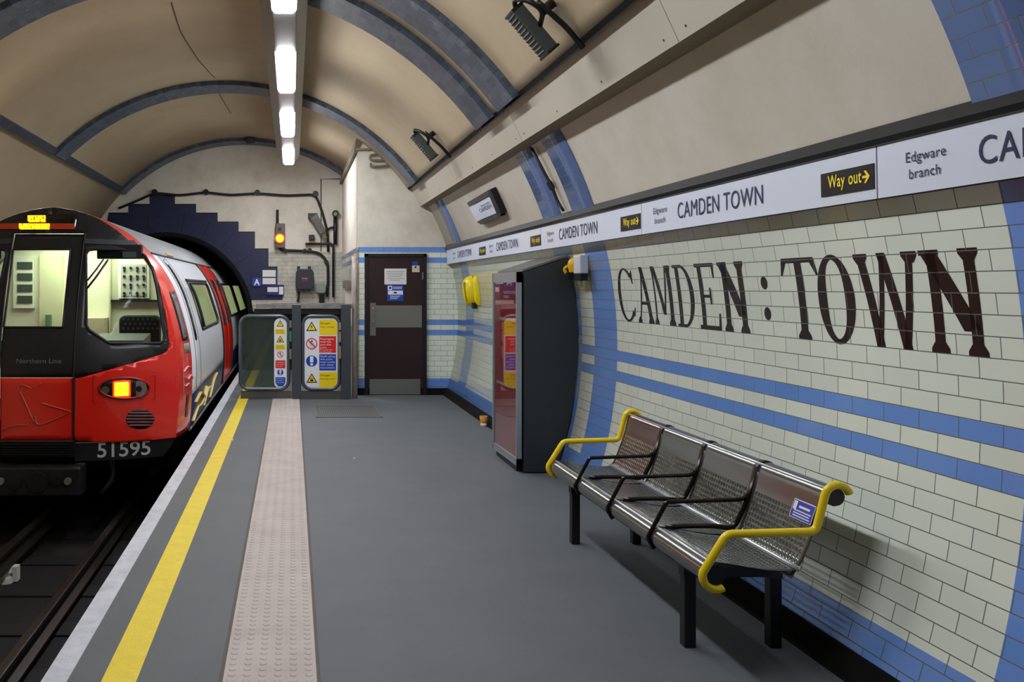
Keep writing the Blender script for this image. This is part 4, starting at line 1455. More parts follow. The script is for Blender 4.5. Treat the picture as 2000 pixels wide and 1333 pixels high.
# recessed cupboard door on the head wall, beside the block
bm = B(); a, b = h(627, 491), h(664, 350)
tube(bm, [(a.x, YW - .005, a.z), (a.x, YW - .005, b.z), (b.x, YW - .005, b.z)], .012, 5)
make('trim_headwall_panel', bm, mat('joint_shadow', (96, 88, 74), .8), kind='structure')

# conduit hooks on the block's face
bm = B()
t = thing('conduit_loop', tuple(at(725, 322, YD)), 'grimy conduit loops on the plaster above the brown door', 'pipe')
def dw_(px, py, off=.05): return at(px, py, YD - off)
M_grime = mat('grime_pipe', (120, 112, 96), .6)
for pts in (((695, 292), (740, 291), (748, 282)), ((752, 308), (757, 307), (764, 299), (724, 303), (722, 310), (726, 314), (752, 313), (760, 306)), ((724, 318), (724, 327), (731, 326), (772, 322), (777, 316))):
    bm = B(); tube(bm, fillet([dw_(*p) for p in pts], .04), .017, 8); make('tube', bm, M_grime, t, smooth=True)

# ------------------------------------------------------------------ drain grate, litter, cup
gy0, gy1 = F * EYE / (816 - VY), F * EYE / (794 - VY)
gx0, gx1 = (612 - VX) * gy1 / F, (748 - VX) * gy0 / F
bm = B()
box(bm, gx0, gx1, gy0, gy1, .0005, .002, 1)
for a in ((gx0, gx1, gy0, gy0 + .02), (gx0, gx1, gy1 - .02, gy1), (gx0, gx0 + .02, gy0, gy1), (gx1 - .02, gx1, gy0, gy1)):
    box(bm, a[0], a[1], a[2], a[3], .0005, .007, 0)
n = 34
for k in range(n):
    x = gx0 + .02 + (gx1 - gx0 - .04) * (k + .5) / n
    box(bm, x - .008, x + .008, gy0 + .02, gy1 - .02, .0005, .006, 0)
make('drain_grate', bm, [mat('grate_grey', (98, 98, 98), .6), mat('grate_gap', (40, 40, 41), .8)], label='slotted drain grate set in the platform before the gates', cat='grate')
cz_ = thing('paper_cup', (2.2, 9.72, 0), 'orange and white paper cup standing on the platform behind the poster cabinet', 'cup')
def lathe(bm, c, prof, seg=20, mi=0):
    c = Vector(c)
    rows = [[c + Vector((r * math.cos(2 * PI * k / seg), r * math.sin(2 * PI * k / seg), z)) for k in range(seg)] for r, z in prof]
    loft(bm, rows, closed=True, mi=mi)
    return bm
bm = B(); lathe(bm, (2.2, 9.72, 0), [(0, .002), (.034, .0), (.037, .04), (.033, .04)]); aim(bm, (0, 0, -1)); make('base', bm, M_paper, cz_, smooth=True)
bm = B(); lathe(bm, (2.2, 9.72, 0), [(.037, .04), (.046, .12), (.043, .12), (.034, .045)]); make('sleeve', bm, mat('cup_orange', (196, 132, 44), .6), cz_, smooth=True)
bm = B(); y = F * EYE / (861 - VY); x = (453 - VX) * y / F
prism_z(bm, [(x - .014, y - .02), (x + .012, y - .025), (x + .016, y + .01), (x - .004, y + .02)], 0, .012)
make('litter', bm, M_paper, label='tiny white scrap of litter beside the yellow line', cat='litter')
y = F * EYE / (897 - VY); x = (692 - VX) * y / F
bm = B(); prism_z(bm, [(x - .012, y - .012), (x + .012, y - .01), (x + .009, y + .012), (x - .01, y + .01)], 0, .008)
make('litter', bm, M_paper, label='tiny pale scrap of litter on the open grey platform', cat='litter')

# ------------------------------------------------------------------ name frieze
def fz(t):                      # point on the frieze face, t = 0 bottom .. 1 top
    return Vector((2.30 - .004 * t, 0, 1.950 + .208 * t))
def fpt(y, t, off=0.):
    p = fz(t); return Vector((p.x - off, y, p.z))
FRZ = (fz(1) - fz(0)).length
bm = B()
prism_y(bm, [(2.306, 1.945), (2.304, 2.152), (2.286, 2.158), (2.268, 2.178), (2.292, 2.234), (2.36, 2.236), (2.42, 1.97)], YB, YD - .005)
make('trim_frieze_trunking', bm, mat('trunking_black', (22, 22, 22), .3), kind='structure')
PLAB = ['white name panel whose large blue lettering is cut off at the right edge',
        'white station name panel above the mosaic letters, with the largest readable way-out arrow plate',
        'white station name panel above the pair of blue tile stripes and the cabinet',
        'white station name panel above the far blue stripe, third along from the camera',
        'white station name panel nearest the brown door, smallest readable name']
FS = 1.041
CAMS = [c_ * FS for c_ in (2.713, 4.835, 6.985, 9.135, 11.285)]
M_ink2 = M_navyink
def ftext2(name, s_, ystart, width, t0, hgt, m, parent, weight=0., off=.0035):
    words = [text2d(w_, None, hgt * FS, weight, spacing=1.06) for w_ in s_.split(' ')]
    wid = [max(v.co.x for v in b_.verts) for b_ in words]
    gap = .58 * hgt * FS
    sx = width * FS / (sum(wid) + gap * (len(wid) - 1))
    x0_ = 0
    o = None
    for b_, w_ in zip(words, wid):
        bend(b_, lambda a, b: fpt(ystart - (x0_ + a) * sx, t0 + b / FRZ, off))
        o = make(name, b_, m, parent)
        x0_ += w_ + gap
    return o
for k in range(-1, 5):
    y0, y1 = (3.19 + 2.15 * k) * FS, (3.19 + 2.15 * (k + 1)) * FS
    lab = PLAB[k + 1] if k < 4 else 'plain short white end panel of the name frieze beside the brown door wall'
    y1 = min(y1, YD - .03)
    bm = B()
    prism_y(bm, [tuple(fz(0).xz), tuple(fz(1).xz), (fz(1).x + .012, fz(1).z - .002), (fz(0).x + .012, fz(0).z + .002)], y0 + .004, y1 - .004)
    pn = make('station_name_panel', bm, M_white, label=lab, cat='sign', group='name panels along the wall')
    if k == 4:
        continue
    c = CAMS[k + 1]
    ftext2('station_lettering', 'CAMDEN TOWN', c, .876, .29, .091, M_ink2, pn, .0)
    ftext2('branch_lettering', 'Edgware', c + .335, .185, .56, .036, M_ink2, pn)
    ftext2('branch_lettering', 'branch', c + .32, .145, .26, .036, M_ink2, pn)
    if y0 > 1:
        a, b = y0 + .012, y0 + .345
        bm = B()
        prism(bm, [fpt(a, .2, .001), fpt(a, .68, .001), fpt(b, .68, .001), fpt(b, .2, .001)],
              [fpt(a, .2, .005), fpt(a, .68, .005), fpt(b, .68, .005), fpt(b, .2, .005)])
        wp = make('way_out_plate', bm, mat('plate_black', (14, 13, 12), .3), pn, label='black way-out plate with an arrow')
        ftext2('way_out_lettering', 'Way out', b - .05, .205, .36, .050, M_yink, wp, .014, .0065)
        ya = a + .045
        bm = B()
        pts = [(0, -.004), (.02, -.004), (.008, -.02), (.018, -.02), (.036, 0), (.018, .02), (.008, .02), (.02, .004), (0, .004)]
        pts = [(u_ * 1.25, w_ * 1.25) for u_, w_ in pts]
        bm.faces.new([bm.verts.new(fpt(ya + .02 - u_, .45 + w_ / FRZ, .0065)) for u_, w_ in pts])
        make('arrow', bm, M_yink, wp)

# ------------------------------------------------------------------ mosaic station name in the tiles
LH = .395
V0 = V_STRIPE + 3 * .077
def stem(x, w_, y0=0., y1=LH):
    return [(x, y0), (x + w_, y0), (x + w_, y1), (x, y1)]
def foot(x, w_, e=.02, up=False):
    a = [(x - e, 0), (x + w_ + e, 0), (x + w_ + e, .018), (x + w_, .045), (x, .045), (x - e, .018)]
    return [(u_, LH - v_) for u_, v_ in a][::-1] if up else a
def diag(x0, y0, x1, y1, w_):
    return [(x0, y0), (x0 + w_, y0), (x1 + w_, y1), (x1, y1)]
def crescent(cx, rx, ry, tk, a0=0, a1=360, thin=.35, n=40):
    """list of quads of an O-like stroke, thick at the sides"""
    out = []
    cy = LH / 2
    for i in range(n):
        q4 = []
        for j in (0, 1):
            a = math.radians(a0 + (a1 - a0) * (i + j) / n)
            w_ = tk * (thin + (1 - thin) * abs(math.cos(a)) ** 1.2)
            q4.append(((cx + rx * math.cos(a), cy + ry * math.sin(a)), (cx + (rx - w_) * math.cos(a), cy + (ry - w_ * .8) * math.sin(a))))
        out.append([q4[0][0], q4[1][0], q4[1][1], q4[0][1]])
    return out
GL = {
    'C': lambda w_: crescent(w_ * .52, w_ * .52, LH / 2, .052, 48, 318) + [[(w_ * .80, LH * .86), (w_ * .97, LH * .96), (w_ * .97, LH * .70), (w_ * .92, LH * .70)], [(w_ * .80, LH * .13), (w_ * .92, LH * .1), (w_ * .97, LH * .26), (w_ * .93, LH * .28)]],
    'A': lambda w_: [diag(.03, .02, w_ * .46, LH, .02), diag(w_ - .075, .02, w_ * .36, LH, .052), foot(.022, .02, .022), foot(w_ - .072, .045, .02), [(.07, .13), (w_ * .7, .13), (w_ * .68, .15), (.075, .15)]],
    'M': lambda w_: [stem(.03, .022), foot(.03, .022), foot(.03, .022, .01, True), diag(w_ * .45, .07, .035, LH, .045), diag(w_ * .45 + .012, .07, w_ - .10, LH, .022), stem(w_ - .08, .05), foot(w_ - .08, .05), foot(w_ - .08, .05, .012, True)],
    'D': lambda w_: [stem(.03, .046), [(0, 0), (.12, 0), (.12, .02), (0, .02)], [(0, LH - .02), (.12, LH - .02), (.12, LH), (0, LH)]] + crescent(.10, w_ - .10, LH / 2, .052, -90, 90, .38),
    'E': lambda w_: [stem(.03, .046), [(0, 0), (w_ - .01, 0), (w_ - .01, .026), (0, .026)], [(0, LH - .022), (w_ - .02, LH - .022), (w_ - .02, LH), (0, LH)],
                     [(w_ - .03, 0), (w_, 0), (w_, .10), (w_ - .018, .10)], [(w_ - .045, LH - .09), (w_ - .03, LH - .09), (w_ - .02, LH), (w_ - .05, LH)],
                     [(.07, .19), (w_ * .62, .19), (w_ * .62, .208), (.07, .208)], [(w_ * .58, .15), (w_ * .66, .15), (w_ * .66, .25), (w_ * .58, .25)]],
    'N': lambda w_: [stem(.035, .05), foot(.035, .05), diag(w_ - .118, .09, 0.0, LH, .082), [(0, LH - .02), (.1, LH - .02), (.1, LH), (0, LH)], stem(w_ - .085, .05, 0), foot(w_ - .085, .05), foot(w_ - .085, .05, .02, True)],
    'T': lambda w_: [stem(w_ / 2 - .027, .054), foot(w_ / 2 - .027, .054, .024), [(.02, LH - .024), (w_ - .02, LH - .024), (w_ - .02, LH), (.02, LH)],
                     [(0, LH - .085), (.014, LH - .085), (.055, LH - .02), (.02, LH)], [(w_, LH - .085), (w_ - .014, LH - .085), (w_ - .055, LH - .02), (w_ - .02, LH)]],
    'O': lambda w_: crescent(w_ / 2, w_ / 2, LH / 2 + .006, .064, 0, 360, .45, 56),
    'W': lambda w_: [diag(w_ * .26, 0, .028, LH - .02, .05), diag(w_ * .28, 0, w_ * .44, LH, .028), diag(w_ * .66, 0, w_ * .40, LH, .052), diag(w_ * .67, 0, w_ - .068, LH - .02, .038), foot(.03, .045, .02, True), foot(w_ - .07, .045, .02, True)],
    ':': lambda w_: [circ(.03, .115, .030, 20, .034), circ(.03, .275, .030, 20, .034)],
}
M_blackink = tile_mat('black_mosaic', base=(14, 12, 14), pu=4.022, pv=V_STRIPE - 77 * .077, rough=.3)
LETTERS = [('C', 6.33, 6.03), ('A', 6.0, 5.735), ('M', 5.735, 5.405), ('D', 5.385, 5.14), ('E', 5.09, 4.84), ('N', 4.815, 4.525), (':', 4.39, 4.32),
           ('T', 4.20, 3.905), ('O', 3.925, 3.67), ('W', 3.655, 3.27), ('N', 3.265, 2.968)]
for ch, ya, yb in LETTERS:
    wd_ = ya - yb
    bm = B()
    for poly in GL[ch](wd_):
        vs_ = [bm.verts.new(p + (0,)) for p in [(x_, y_) for x_, y_ in poly]]
        bm.faces.new(vs_)
    gridcut(bm, (0, .05))
    bend(bm, lambda x_, y_: wallpt(ya - x_, V0 + y_, .0015), lambda x_, y_: (ya - x_, V0 + y_))
    aim(bm, (-1, 0, 0))
    make('mosaic_letter', bm, M_blackink, wall_right)

# ------------------------------------------------------------------ poster cabinet
cab = thing('poster_cabinet', (2.2, 7.65, 0), 'tall dark grey cabinet with a red poster front standing against the tiled wall', 'cabinet')
CY0, CY1 = 7.27, 8.10
def wx(z, off=.012): return wallpt(0, v_of(z), off).x
zs = frange(.012, 1.86, 16)
bm = B()
pts = [(1.995, .012), (1.995, 1.735)] + [(wx(1.86), 1.86)] + [(wx(z), z) for z in zs[::-1][1:]]
prism_y(bm, pts, CY0, CY1)
make('body', bm, mat('cabinet_grey', (46, 50, 52), .5, noise=(40, .35, (38, 42, 44))), cab)
bm = B(); box(bm, 1.962, 1.995, CY0 + .07, CY1, .03, 1.73); make('rear_channel', bm, M_black, cab)
bm = B(); prism_y(bm, [(1.985, 1.738), (1.985, 1.756), (wx(1.89), 1.885), (wx(1.866), 1.866)], CY0 + .01, CY1 + .06)
make('lid', bm, mat('lid_grey', (104, 104, 100), .5), cab)
PXF = 1.918
def pskew(bm):
    for v in bm.verts:
        v.co.x += (CY1 - v.co.y) * .02
    return bm
bm = B()
fy0, fy1, fz0, fz1 = CY0 + .02, CY1 - .0, .06, 1.735
for a in ((fy0, fy0 + .022, fz0, fz1), (fy1 - .035, fy1, fz0, fz1), (fy0, fy1, fz0, fz0 + .06), (fy0, fy1, fz1 - .09, fz1)):
    box(bm, PXF, PXF + .045, a[0], a[1], a[2], a[3])
pskew(bm)
fr_ = make('poster_frame', bm, mat('frame_silver', (168, 172, 176), .35, .6), cab)
bm = B(); box(bm, PXF + .02, PXF + .03, fy0 + .03, fy1 - .03, fz0 + .05, fz1 - .08)
pskew(bm)
post = make('poster', bm, mat('poster_red', (190, 40, 40), .6, noise=(3, .3, (170, 30, 44))), fr_)
py0, py1 = fy0 + .022, fy1 - .035
def pst(name, a, b, c, d, m):
    """a, b: 0..1 from the far edge; c, d heights"""
    L = py1 - py0
    bm = B(); box(bm, PXF + .0185, PXF + .02, py1 - L * b, py1 - L * a, c, d)
    pskew(bm)
    return make(name, bm, m, post)
pst('pale_strip', .0, .22, 1.28, 1.63, mat('poster_salmon', (206, 116, 104), .6))
pst('violet_band', .3, .98, 1.50, 1.64, mat('poster_violet', (160, 40, 80), .6))
M_pw = mat('poster_white', (232, 200, 196), .6)
for c_, a_, b_ in ((1.545, .38, .95), (1.505, .38, .62), (1.30, .2, .9), (.70, .05, .5)):
    pst('print_line', a_, b_, c_, c_ + .025, M_pw)
pst('bright_block', .3, .98, 1.10, 1.26, mat('poster_bright', (206, 34, 30), .6))
bm = B(); box(bm, PXF + .008, PXF + .012, py0, py1, fz0 + .06, fz1 - .09)
pskew(bm); make('poster_glass', bm, M_posterglass, fr_)
bm = B(); box(bm, PXF + .03, 1.995, CY0 + .08, CY1 - .03, .0, .06); make('plinth', bm, M_black, cab)

# ------------------------------------------------------------------ wall fittings on the right
def wallfix(px, py, R=RW): return raywall(px, py, R)
# yellow rounded unit on the far stripe
p0, p1 = wallfix(912, 545, 3.38), wallfix(921, 594, 3.38)
yc, zc = (p0.y + p1.y) / 2, (p0.z + p1.z) / 2
t = thing('wall_unit', (2.4, yc, p1.z), 'bright yellow rounded unit on the far blue stripe beside the brown door', 'wall unit')
def wallshell(yc, zc, hy, hz, dep, m, name, parent, squash=1.0):
    bm = B()
    rows = []
    n, k = 9, 14
    for i in range(n + 1):
        f = i / n
        rr_ = math.cos(f * PI / 2) ** .55
        row = []
        for j in range(k * 2):
            a = 2 * PI * j / (k * 2)
            ca, sa = math.cos(a), math.sin(a)
            dy, dz_ = hy * rr_ * math.copysign(abs(ca) ** .8, ca), hz * rr_ * math.copysign(abs(sa) ** .8, sa)
            row.append(wallpt(yc + dy, v_of(zc + dz_), .002 + dep * math.sin(f * PI / 2)))
        rows.append(row)
    loft(bm, rows, closed=True)
    bmesh.ops.recalc_face_normals(bm, faces=bm.faces)
    return make(name, bm, m, parent, smooth=True)
M_yunit = mat('yellow_plastic', (238, 214, 18), .35)
yc -= .26
cv = wallshell(yc + .13, zc, .15, .215, .13, M_yunit, 'cover', t)
wallshell(yc - .22, zc + .01, .05, .2, .07, M_yunit, 'side_strip', t)
bm = B(); tube(bm, [wallpt(yc + .05, v_of(zc + .14), .12), wallpt(yc + .04, v_of(zc - .13), .12)], .012, 6); make('ridge', bm, mat('ridge_dark', (150, 134, 20), .5), cv)
bm = B(); box(bm, wx(zc - .21) - .05, wx(zc - .21), yc - .1, yc + .02, zc - .23, zc - .15); make('base', bm, M_black, t)
# yellow unit and white box above the cabinet
p = wallfix(1119, 521, 3.36)
t = thing('wall_unit', (2.36, p.y, p.z - .12), 'small orange-yellow unit on the wall at the top of the dark cabinet', 'wall unit')
M_oyel = mat('orange_yellow', (232, 178, 24), .4)
wallshell(p.y, p.z, .05, .085, .075, M_oyel, 'cover', t)
bm = B(); tube(bm, fillet([wallpt(p.y + .03, v_of(p.z + .02), .07), wallpt(p.y + .06, v_of(p.z + .0), .10), wallpt(p.y + .04, v_of(p.z - .06), .085)], .03), .014, 8); make('hook', bm, M_oyel, t, smooth=True)
bm = B(); box(bm, wx(p.z - .07) - .1, wx(p.z - .07), p.y - .07, p.y + .01, p.z - .11, p.z - .05); make('base', bm, M_black, t)
p = wallfix(1136, 517, 3.36)
bm = B(); box(bm, wx(p.z) - .07, wx(p.z) + .0, p.y - .08, p.y + .08, p.z - .075, p.z + .075)
wb = make('wall_box', bm, mat('box_white', (196, 198, 200), .4), label='small white box on the wall between the dark cabinet and the blue stripe', cat='box', bevel=.008)
bm = B(); box(bm, wx(p.z) - .06, wx(p.z) + .0, p.y - .06, p.y + .1, p.z - .13, p.z - .076); make('lower_bracket', bm, M_black, wb)

# framed sign on the plaster panel above the frieze
t = thing('wall_sign', tuple(wallfix(945, 405, 3.36)), 'white sign in a dark open frame on the plaster above the name panels', 'sign')
def wquad(pts, r0, r1):
    """slab on the curved wall from four pixels, between two radii"""
    bm = B()
    A = [raywall(px, py, r1) for px, py in pts]
    d_ = [Vector((p_.x - CX, 0, p_.z - CZ)).normalized() * (r0 - r1) for p_ in A]
    return prism(bm, A, [a_ + b_ for a_, b_ in zip(A, d_)])
pl = make('plate', wquad([(916, 405), (955, 384), (971, 416), (930, 433)], 3.39, 3.355), M_white, t)
cs = [raywall(*q_, 3.352) for q_ in ((916, 405), (955, 384), (971, 416), (930, 433))]
e1, e2 = (cs[1] - cs[0]), (cs[3] - cs[0])
for s_, u0, u1, v0, hh in (('CAMDEN', .36, .92, .62, .045), ('Edgware branch', .5, .9, .34, .026)):
    bm = text2d(s_, None, hh, .0)
    wt = max(v.co.x for v in bm.verts)
    bend(bm, lambda a, b: cs[0] + e1 * (u0 + (u1 - u0) * a / wt) + e2 * v0 - e2.normalized() * b)
    make('lettering', bm, mat('sign_ink', (50, 52, 70), .5), pl)
make('frame_rail', wquad([(912, 396.5), (952, 372.5), (957, 381.5), (916, 404)], 3.395, 3.345), mat('frame_dark', (74, 74, 68), .4, .3), t)
make('frame_rail', wquad([(931, 433.5), (974, 416.5), (979, 422.5), (939, 439)], 3.395, 3.345), mat('frame_dark', (74, 74, 68), .4, .3), t)
make('frame_side', wquad([(951.5, 372.5), (957.5, 370.5), (979.5, 419), (971, 421)], 3.395, 3.335), mat('frame_black', (24, 25, 24), .4, .3), t)

# conduit between the twin stripes
pp = [raywall(*q_, 3.37) for q_ in ((1036, 268), (1060, 322), (1072, 345), (1090, 380), (1098, 402))]
yk = 7.06
pts = [Vector((p_.x, yk, p_.z)) for p_ in pp]
pts = [wallpt(yk + d_, v_of(z_), .03) for d_, z_ in ((.06, 2.79), (.05, 2.55), (.02, 2.47), (.03, 2.33), (-.03, 2.25))]
bm = B(); tube(bm, fillet(pts, .06), .013, 8)
cdt = make('conduit', bm, M_cable, smooth=True, label='thin black conduit running down between the twin blue stripes', cat='pipe')
bm = B(); tube(bm, [wallpt(yk + .05, v_of(2.5), .03), wallpt(yk + .03, v_of(2.44), .03)], .025, 8); make('coupling', bm, M_black, cdt)

# column speakers on the vault
def speaker(y, label):
    a = math.radians(40.5)
    def vp(deg, r, dy=0.): 
        x_, z_ = vault(math.radians(deg), r); return Vector((x_, y + dy, z_))
    t = thing('column_speaker', tuple(vp(40, 3.2)), label, 'speaker', 'speakers under the vault')
    c0, c1 = vp(43.3, 3.13), vp(37.2, 3.13)
    ax = (c1 - c0).normalized(); rad = Vector((-math.cos(a), 0, -math.sin(a)))
    bm = B()
    q4 = [Vector((0, -.075, 0)) - rad * .045, Vector((0, .075, 0)) - rad * .045, Vector((0, .075, 0)) + rad * .035, Vector((0, -.075, 0)) + rad * .035]
    prism(bm, [c0 + v for v in q4], [c1 + v for v in q4])
    bd = make('body', bm, mat('speaker_grey', (66, 72, 68), .5), t, bevel=.008)
    bm = B()
    for k in range(1, 12):
        c = c0.lerp(c1, k / 12)
        tube(bm, [c + Vector((0, -.064, 0)) + rad * .037, c + Vector((0, .064, 0)) + rad * .037], .006, 5)
    make('grille', bm, mat('speaker_grille', (50, 54, 52), .6), bd)
    for e in (c0, c1):
        bm = B(); prism(bm, [e + v * 1.08 - ax * .008 for v in q4], [e + v * 1.08 + ax * .008 for v in q4]); make('end_cap', bm, M_black, bd)
    m = (c0 + c1) / 2
    bm = B(); tube(bm, fillet([c0 + rad * -.02, vp(44.2, 3.16, -.05), vp(43, 3.17, -.16), vp(41.0, 3.2, -.16), vp(40, 3.16, -.06)], .05), .016, 8)
    tube(bm, [vp(41.0, 3.2, -.14), vp(41.0, 3.275, -.14)], .03, 10)
    make('bracket', bm, M_black, t, smooth=True)
    bm = B(); tube(bm, fillet([vp(42.2, 3.2, -.17), vp(41.0, 3.21, -.17), vp(38, 3.24, -.16), vp(35.3, 3.25, -.15)], .05), .017, 8)
    make('lead', bm, M_black, t, smooth=True)
speaker(9.35, 'slim grey speaker on the vault further from the camera, above the end of the boxing')
speaker(5.15, 'slim grey speaker on the vault nearer the camera, at the top edge of the photo')
# dark lamp cap hanging from the far ring
bm = B(); p = at(488, 271, 15.85)
lathe(bm, (p.x, 15.85, p.z), [(.0, -.1), (.08, -.08), (.1, 0), (.09, .1), (0, .1)], 16); aim(bm, (0, 0, 0.001))
bmesh.ops.recalc_face_normals(bm, faces=bm.faces)
make('ceiling_fitting', bm, mat('fitting_slate', (44, 50, 58), .5), smooth=True, label='small dark round fitting on the far vault ring', cat='fitting')
# cracks in the left side of the vault
def vray(px, py, R=RV - .004):
    k = (VY - py) / (px - VX)
    c = EYE - CZ
    a_, b_, c_ = 1 + k * k, -2 * CX + 2 * k * c, CX * CX + c * c - R * R
    x = (-b_ - math.sqrt(b_ * b_ - 4 * a_ * c_)) / (2 * a_)
    return Vector((x, F * x / (px - VX), EYE + k * x))
bm = B()
for line in (((335, 5), (343, 32), (352, 60), (362, 78), (388, 118), (413, 146), (420, 152)), ((424, 176), (436, 197), (451, 222))):
    tube(bm, [vray(*p) for p in line], .006, 5)
make('crack', bm, mat('crack_brown', (96, 74, 54), .8), ceiling)

# ------------------------------------------------------------------ bench
YN, YF_ = 3.47, 5.53
bench = thing('bench', (1.95, 4.5, 0), 'four-seat perforated metal bench with yellow end arms below the mosaic letters', 'bench')
SW = (YF_ - YN) / 4
RX, RZ = 1.735, .419                                 # front roll
BXr, BZr = 2.231, .739                               # top roll
def arcp(cx, cz, r, a0, a1, n=8):
    return [(cx + r * math.cos(math.radians(a0 + (a1 - a0) * k / n)), cz + r * math.sin(math.radians(a0 + (a1 - a0) * k / n))) for k in range(n + 1)]
seat_prof = arcp(RX, RZ, .05, -130, -270, 10) + [(1.80, .462), (1.88, .448), (1.96, .436), (2.03, .432), (2.075, .436)]
back_prof = [(2.055, .40), (2.07, .425), (2.10, .47), (2.125, .53), (2.15, .60), (2.172, .67)] + arcp(BXr, BZr, .042, 165, -90, 12)
def resample(prof, n):
    L = [0]
    for a, b in zip(prof, prof[1:]):
        L.append(L[-1] + math.dist(a, b))
    out = []
    for k in range(n + 1):
        d_ = L[-1] * k / n
        for i in range(len(L) - 1):
            if d_ <= L[i + 1] + 1e-9:
                t_ = (d_ - L[i]) / max(L[i + 1] - L[i], 1e-9)
                out.append((prof[i][0] + (prof[i + 1][0] - prof[i][0]) * t_, prof[i][1] + (prof[i + 1][1] - prof[i][1]) * t_))
                break
    return out, L[-1]
def perforated(prof, ya, yb, t0, t1, pitch=.0235, hole=.013):
    """sheet along prof between ya and yb with rows of square holes between profile lengths t0..t1"""
    _, L = resample(prof, 10)
    nh = int((t1 - t0) / pitch)
    ts = [t0 + (t1 - t0) * k / nh for k in range(nh + 1)]
    lines = [k * .02 for k in range(int(t0 / .02) + 1)]
    lines = [v for v in lines if v < t0 - .004] or [0.]
    tail = [t1 + .02 * k for k in range(1, int((L - t1) / .02) + 1)] + [L]
    fine, ishole = list(lines), []
    for a, b in zip(ts, ts[1:]):
        fine += [a, a + (b - a - hole) / 2, a + (b - a + hole) / 2]
    fine += [ts[-1]] + [v for v in tail if v > ts[-1] + .004]
    m_ = .022
    nw = int((yb - ya - 2 * m_) / pitch)
    wf_ = [ya]
    pw = (yb - ya - 2 * m_) / nw
    for k in range(nw):
        a = ya + m_ + pw * k
        wf_ += [a, a + (pw - hole) / 2, a + (pw + hole) / 2]
    wf_ += [yb - m_, yb]
    dense, _ = resample(prof, 400)
    def P(t_):
        i = min(max(t_ / L * 400, 0), 400); j = min(int(i), 399); f = i - j
        return (dense[j][0] + (dense[j + 1][0] - dense[j][0]) * f, dense[j][1] + (dense[j + 1][1] - dense[j][1]) * f)
    bm = B()
    vr = []
    for t_ in fine:
        x_, z_ = P(t_)
        vr.append([bm.verts.new((x_, y_, z_)) for y_ in wf_])
    n0 = len(lines)
    for i in range(len(fine) - 1):
        hi = n0 <= i < n0 + 3 * nh and (i - n0) % 3 == 1
        for j in range(len(wf_) - 1):
            if hi and 1 <= j < 1 + 3 * nw and (j - 1) % 3 == 1:
                continue
            bm.faces.new((vr[i][j], vr[i][j + 1], vr[i + 1][j + 1], vr[i + 1][j]))
    return bm
for k in range(4):
    ya, yb = YN + SW * k + .012, YN + SW * (k + 1) - .012
    bm = perforated(seat_prof, ya, yb, .155, .455); aim(bm, (0, 0, 1))
    make('seat', bm, M_benchmetal, bench, smooth=True, solid=.003)
    bm = perforated(back_prof, ya, yb, .03, .275); aim(bm, (-1, 0, .2))
    make('backrest', bm, M_benchmetal if k != 3 else mat('bench_steel_warm', (126, 100, 96), .2, .8), bench, smooth=True, solid=.003)
bm = B(); tube(bm, [(BXr, YN - .004, BZr), (BXr, YF_ + .004, BZr)], .036, 16); make('top_roll', bm, M_black, bench, smooth=False)
bm = B(); tube(bm, [(RX, YN - .004, RZ), (RX, YF_ + .004, RZ)], .044, 16); make('front_roll', bm, M_black, bench, smooth=False)
bm = B(); tube(bm, [(2.085, YN + .01, .44), (2.085, YF_ - .01, .44)], .012, 10); make('rear_seat_highlight', bm, M_highlight, bench, smooth=True)  # bright line painting the lamp highlight on the rear seat edge
bm = B(); tube(bm, [(RX - .012, YN + .01, RZ + .047), (RX - .012, YF_ - .01, RZ + .047)], .007, 8); make('front_highlight', bm, M_highlight, bench, smooth=True)  # bright line painting the highlight along the front roll
bm = B(); tube(bm, [(BXr - .03, YN + .01, BZr + .032), (BXr - .03, YF_ - .01, BZr + .032)], .006, 8); make('top_highlight', bm, M_highlight, bench, smooth=True)  # bright line painting the highlight along the top roll
arm_path = [(x_, z_) for x_, z_ in arcp(RX, RZ, .062, -60, -190, 9)]
def arm(y, m, r, label=None):
    a = [Vector((x_, y, z_)) for x_, z_ in arcp(RX, RZ, .056, -60, -196, 9)]
    b = fillet([a[-1], (1.778, y, .590), (2.140, y, .600), (2.188, y, .735)], .026, 5)
    c = [Vector((x_, y, z_)) for x_, z_ in arcp(BXr, BZr, .052, 170, 20, 9)]
    bm = B(); tube(bm, a + b[1:-1] + c, r, 10)
    return make('armrest', bm, m, bench, smooth=True, label=label)
arm(YN - .012, M_yellow, .0165, 'yellow end armrest')
arm(YF_ + .012, M_yellow, .0165, 'yellow end armrest')
for k in (1, 2, 3):
    y = YN + SW * k
    p = fillet([(RX - .03, y, RZ - .05), (RX - .06, y, RZ), (1.765, y, .588), (2.12, y, .60), (2.15, y, .62)], .014, 4)
    bm = B(); tube(bm, p, .0105, 8)
    ar = make('armrest', bm, M_benchdark, bench, smooth=True, label='slim dark inner armrest')
    bm = B(); tube(bm, fillet([(1.765, y, .468), (1.85, y, .475), (2.0, y, .475), (2.08, y, .46), (2.13, y, .56), (2.2, y, .74)], .04), .012, 8)
    make('side_rib', bm, M_benchdark, ar, smooth=True)
    bm = B(); tube(bm, [(BXr, y - .012, BZr), (BXr, y + .012, BZr)], .046, 16); make('top_clip', bm, M_black, bench)
# black under-frame
bm = B(); box(bm, 1.80, 1.86, 3.6, 5.42, .36, .405); box(bm, 2.04, 2.09, 3.6, 5.42, .36, .40); make('beam', bm, M_black, bench)
for y in (3.77, 5.28):
    bm = B(); box(bm, 1.735, 2.17, y - .025, y + .025, .315, .36); make('cross_bar', bm, M_black, bench)
    for x in (1.765, 2.145):
        bm = B(); box(bm, x - .026, x + .026, y - .026, y + .026, .0, .34)
        make('leg', bm, M_black, bench, bevel=.005)
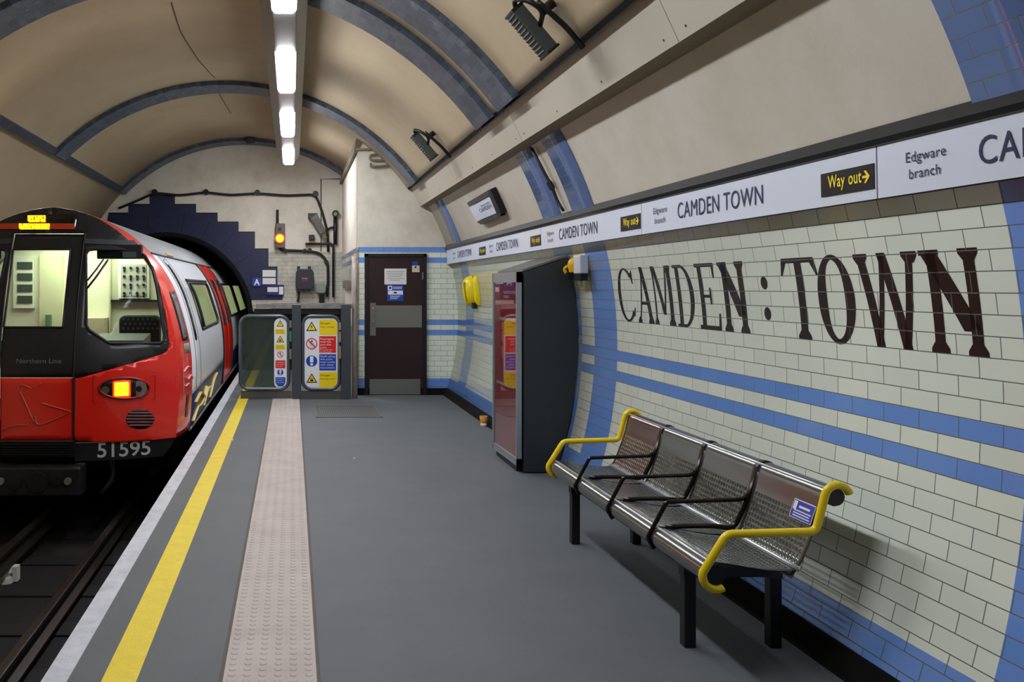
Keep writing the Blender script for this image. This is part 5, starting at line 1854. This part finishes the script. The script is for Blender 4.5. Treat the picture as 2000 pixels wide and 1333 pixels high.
# notice sticker on the nearest back
c0 = Vector((2.155, YN + .035, .64))
bm = B()
pa, pb_ = (2.150, .613), (2.176, .69)
nx = Vector((pa[1] - pb_[1], 0, pb_[0] - pa[0])).normalized() * .0035
bm.faces.new([bm.verts.new(v) for v in (Vector((pa[0], YN + .18, pa[1])) + nx, Vector((pa[0], YN + .03, pa[1])) + nx, Vector((pb_[0], YN + .03, pb_[1])) + nx, Vector((pb_[0], YN + .18, pb_[1])) + nx)])
st = make('sticker', bm, mat('sticker_blue', (62, 60, 176), .4), bench, solid=.001, label='blue sticker with white print')
bm = B()
def stp_(u_, v_, o=1.4):
    a_ = Vector((pa[0], 0, pa[1])); b_ = Vector((pb_[0], 0, pb_[1]))
    q_ = a_.lerp(b_, v_) + nx * o; q_.y = YN + .18 - .15 * u_
    return q_
for u0, u1, v0, v1 in ((.03, .97, .95, 1.0), (.3, .8, .6, .72), (.12, .9, .40, .46), (.12, .86, .26, .32), (.12, .9, .12, .18), (.05, .2, .45, .9), (0, 1, 0, .03), (0, .02, 0, 1), (.98, 1, 0, 1)):
    bm.faces.new([bm.verts.new(stp_(*q_)) for q_ in ((u0, v0), (u1, v0), (u1, v1), (u0, v1))])
make('print', bm, M_signwhite, st)

# ------------------------------------------------------------------ long light trunking under the vault
YE = 14.9
lt = thing('light_fixture', (-.07, 6, 3.8), 'long grey light trunking hung along the vault with glowing white panels', 'light')
prof = [(-.165, 3.80), (-.272, 3.95), (-.272, 4.06), (.125, 4.06), (.125, 3.95), (.035, 3.80)]
bm = B(); prism_y(bm, prof, YB + .1, YE)
body = make('housing', bm, mat('trunking_grey', (168, 168, 164), .45), lt)
M_diff = mat('diffuser', (250, 250, 255), .4, emit=((244, 248, 255), LAMP))
M_off = mat('blank_cover', (176, 172, 170), .35)
y = 13.35
k = 0
while y > YB + .3:
    y1 = y + 1.5
    if y < 1.5:
        bm = B(); box(bm, -.155, .027, y - 1.2, y1, 3.79, 3.802)
        make('blank_cover', bm, M_off, lt, label='unlit grey cover')
        y -= 2.73
        continue
    bm = B(); prism_y(bm, [(-.155, 3.803), (-.15, 3.778), (-.13, 3.762), (.002, 3.762), (.022, 3.778), (.027, 3.803)], y, y1)
    make('diffuser', bm, M_diff, lt, label='glowing white panel')
    bm = B(); box(bm, -.155, .027, y - 1.2, y - .012, 3.79, 3.802)
    make('blank_cover', bm, M_off, lt, label='unlit grey cover')
    y -= 2.73
for y in (14.2, 11.6, 8.6, 5.6, 2.6, -1, -5):
    bm = B(); tube(bm, [(-.07, y, 4.05), (-.07, y, 4.36)], .012, 8); make('hanger', bm, M_dark, lt)
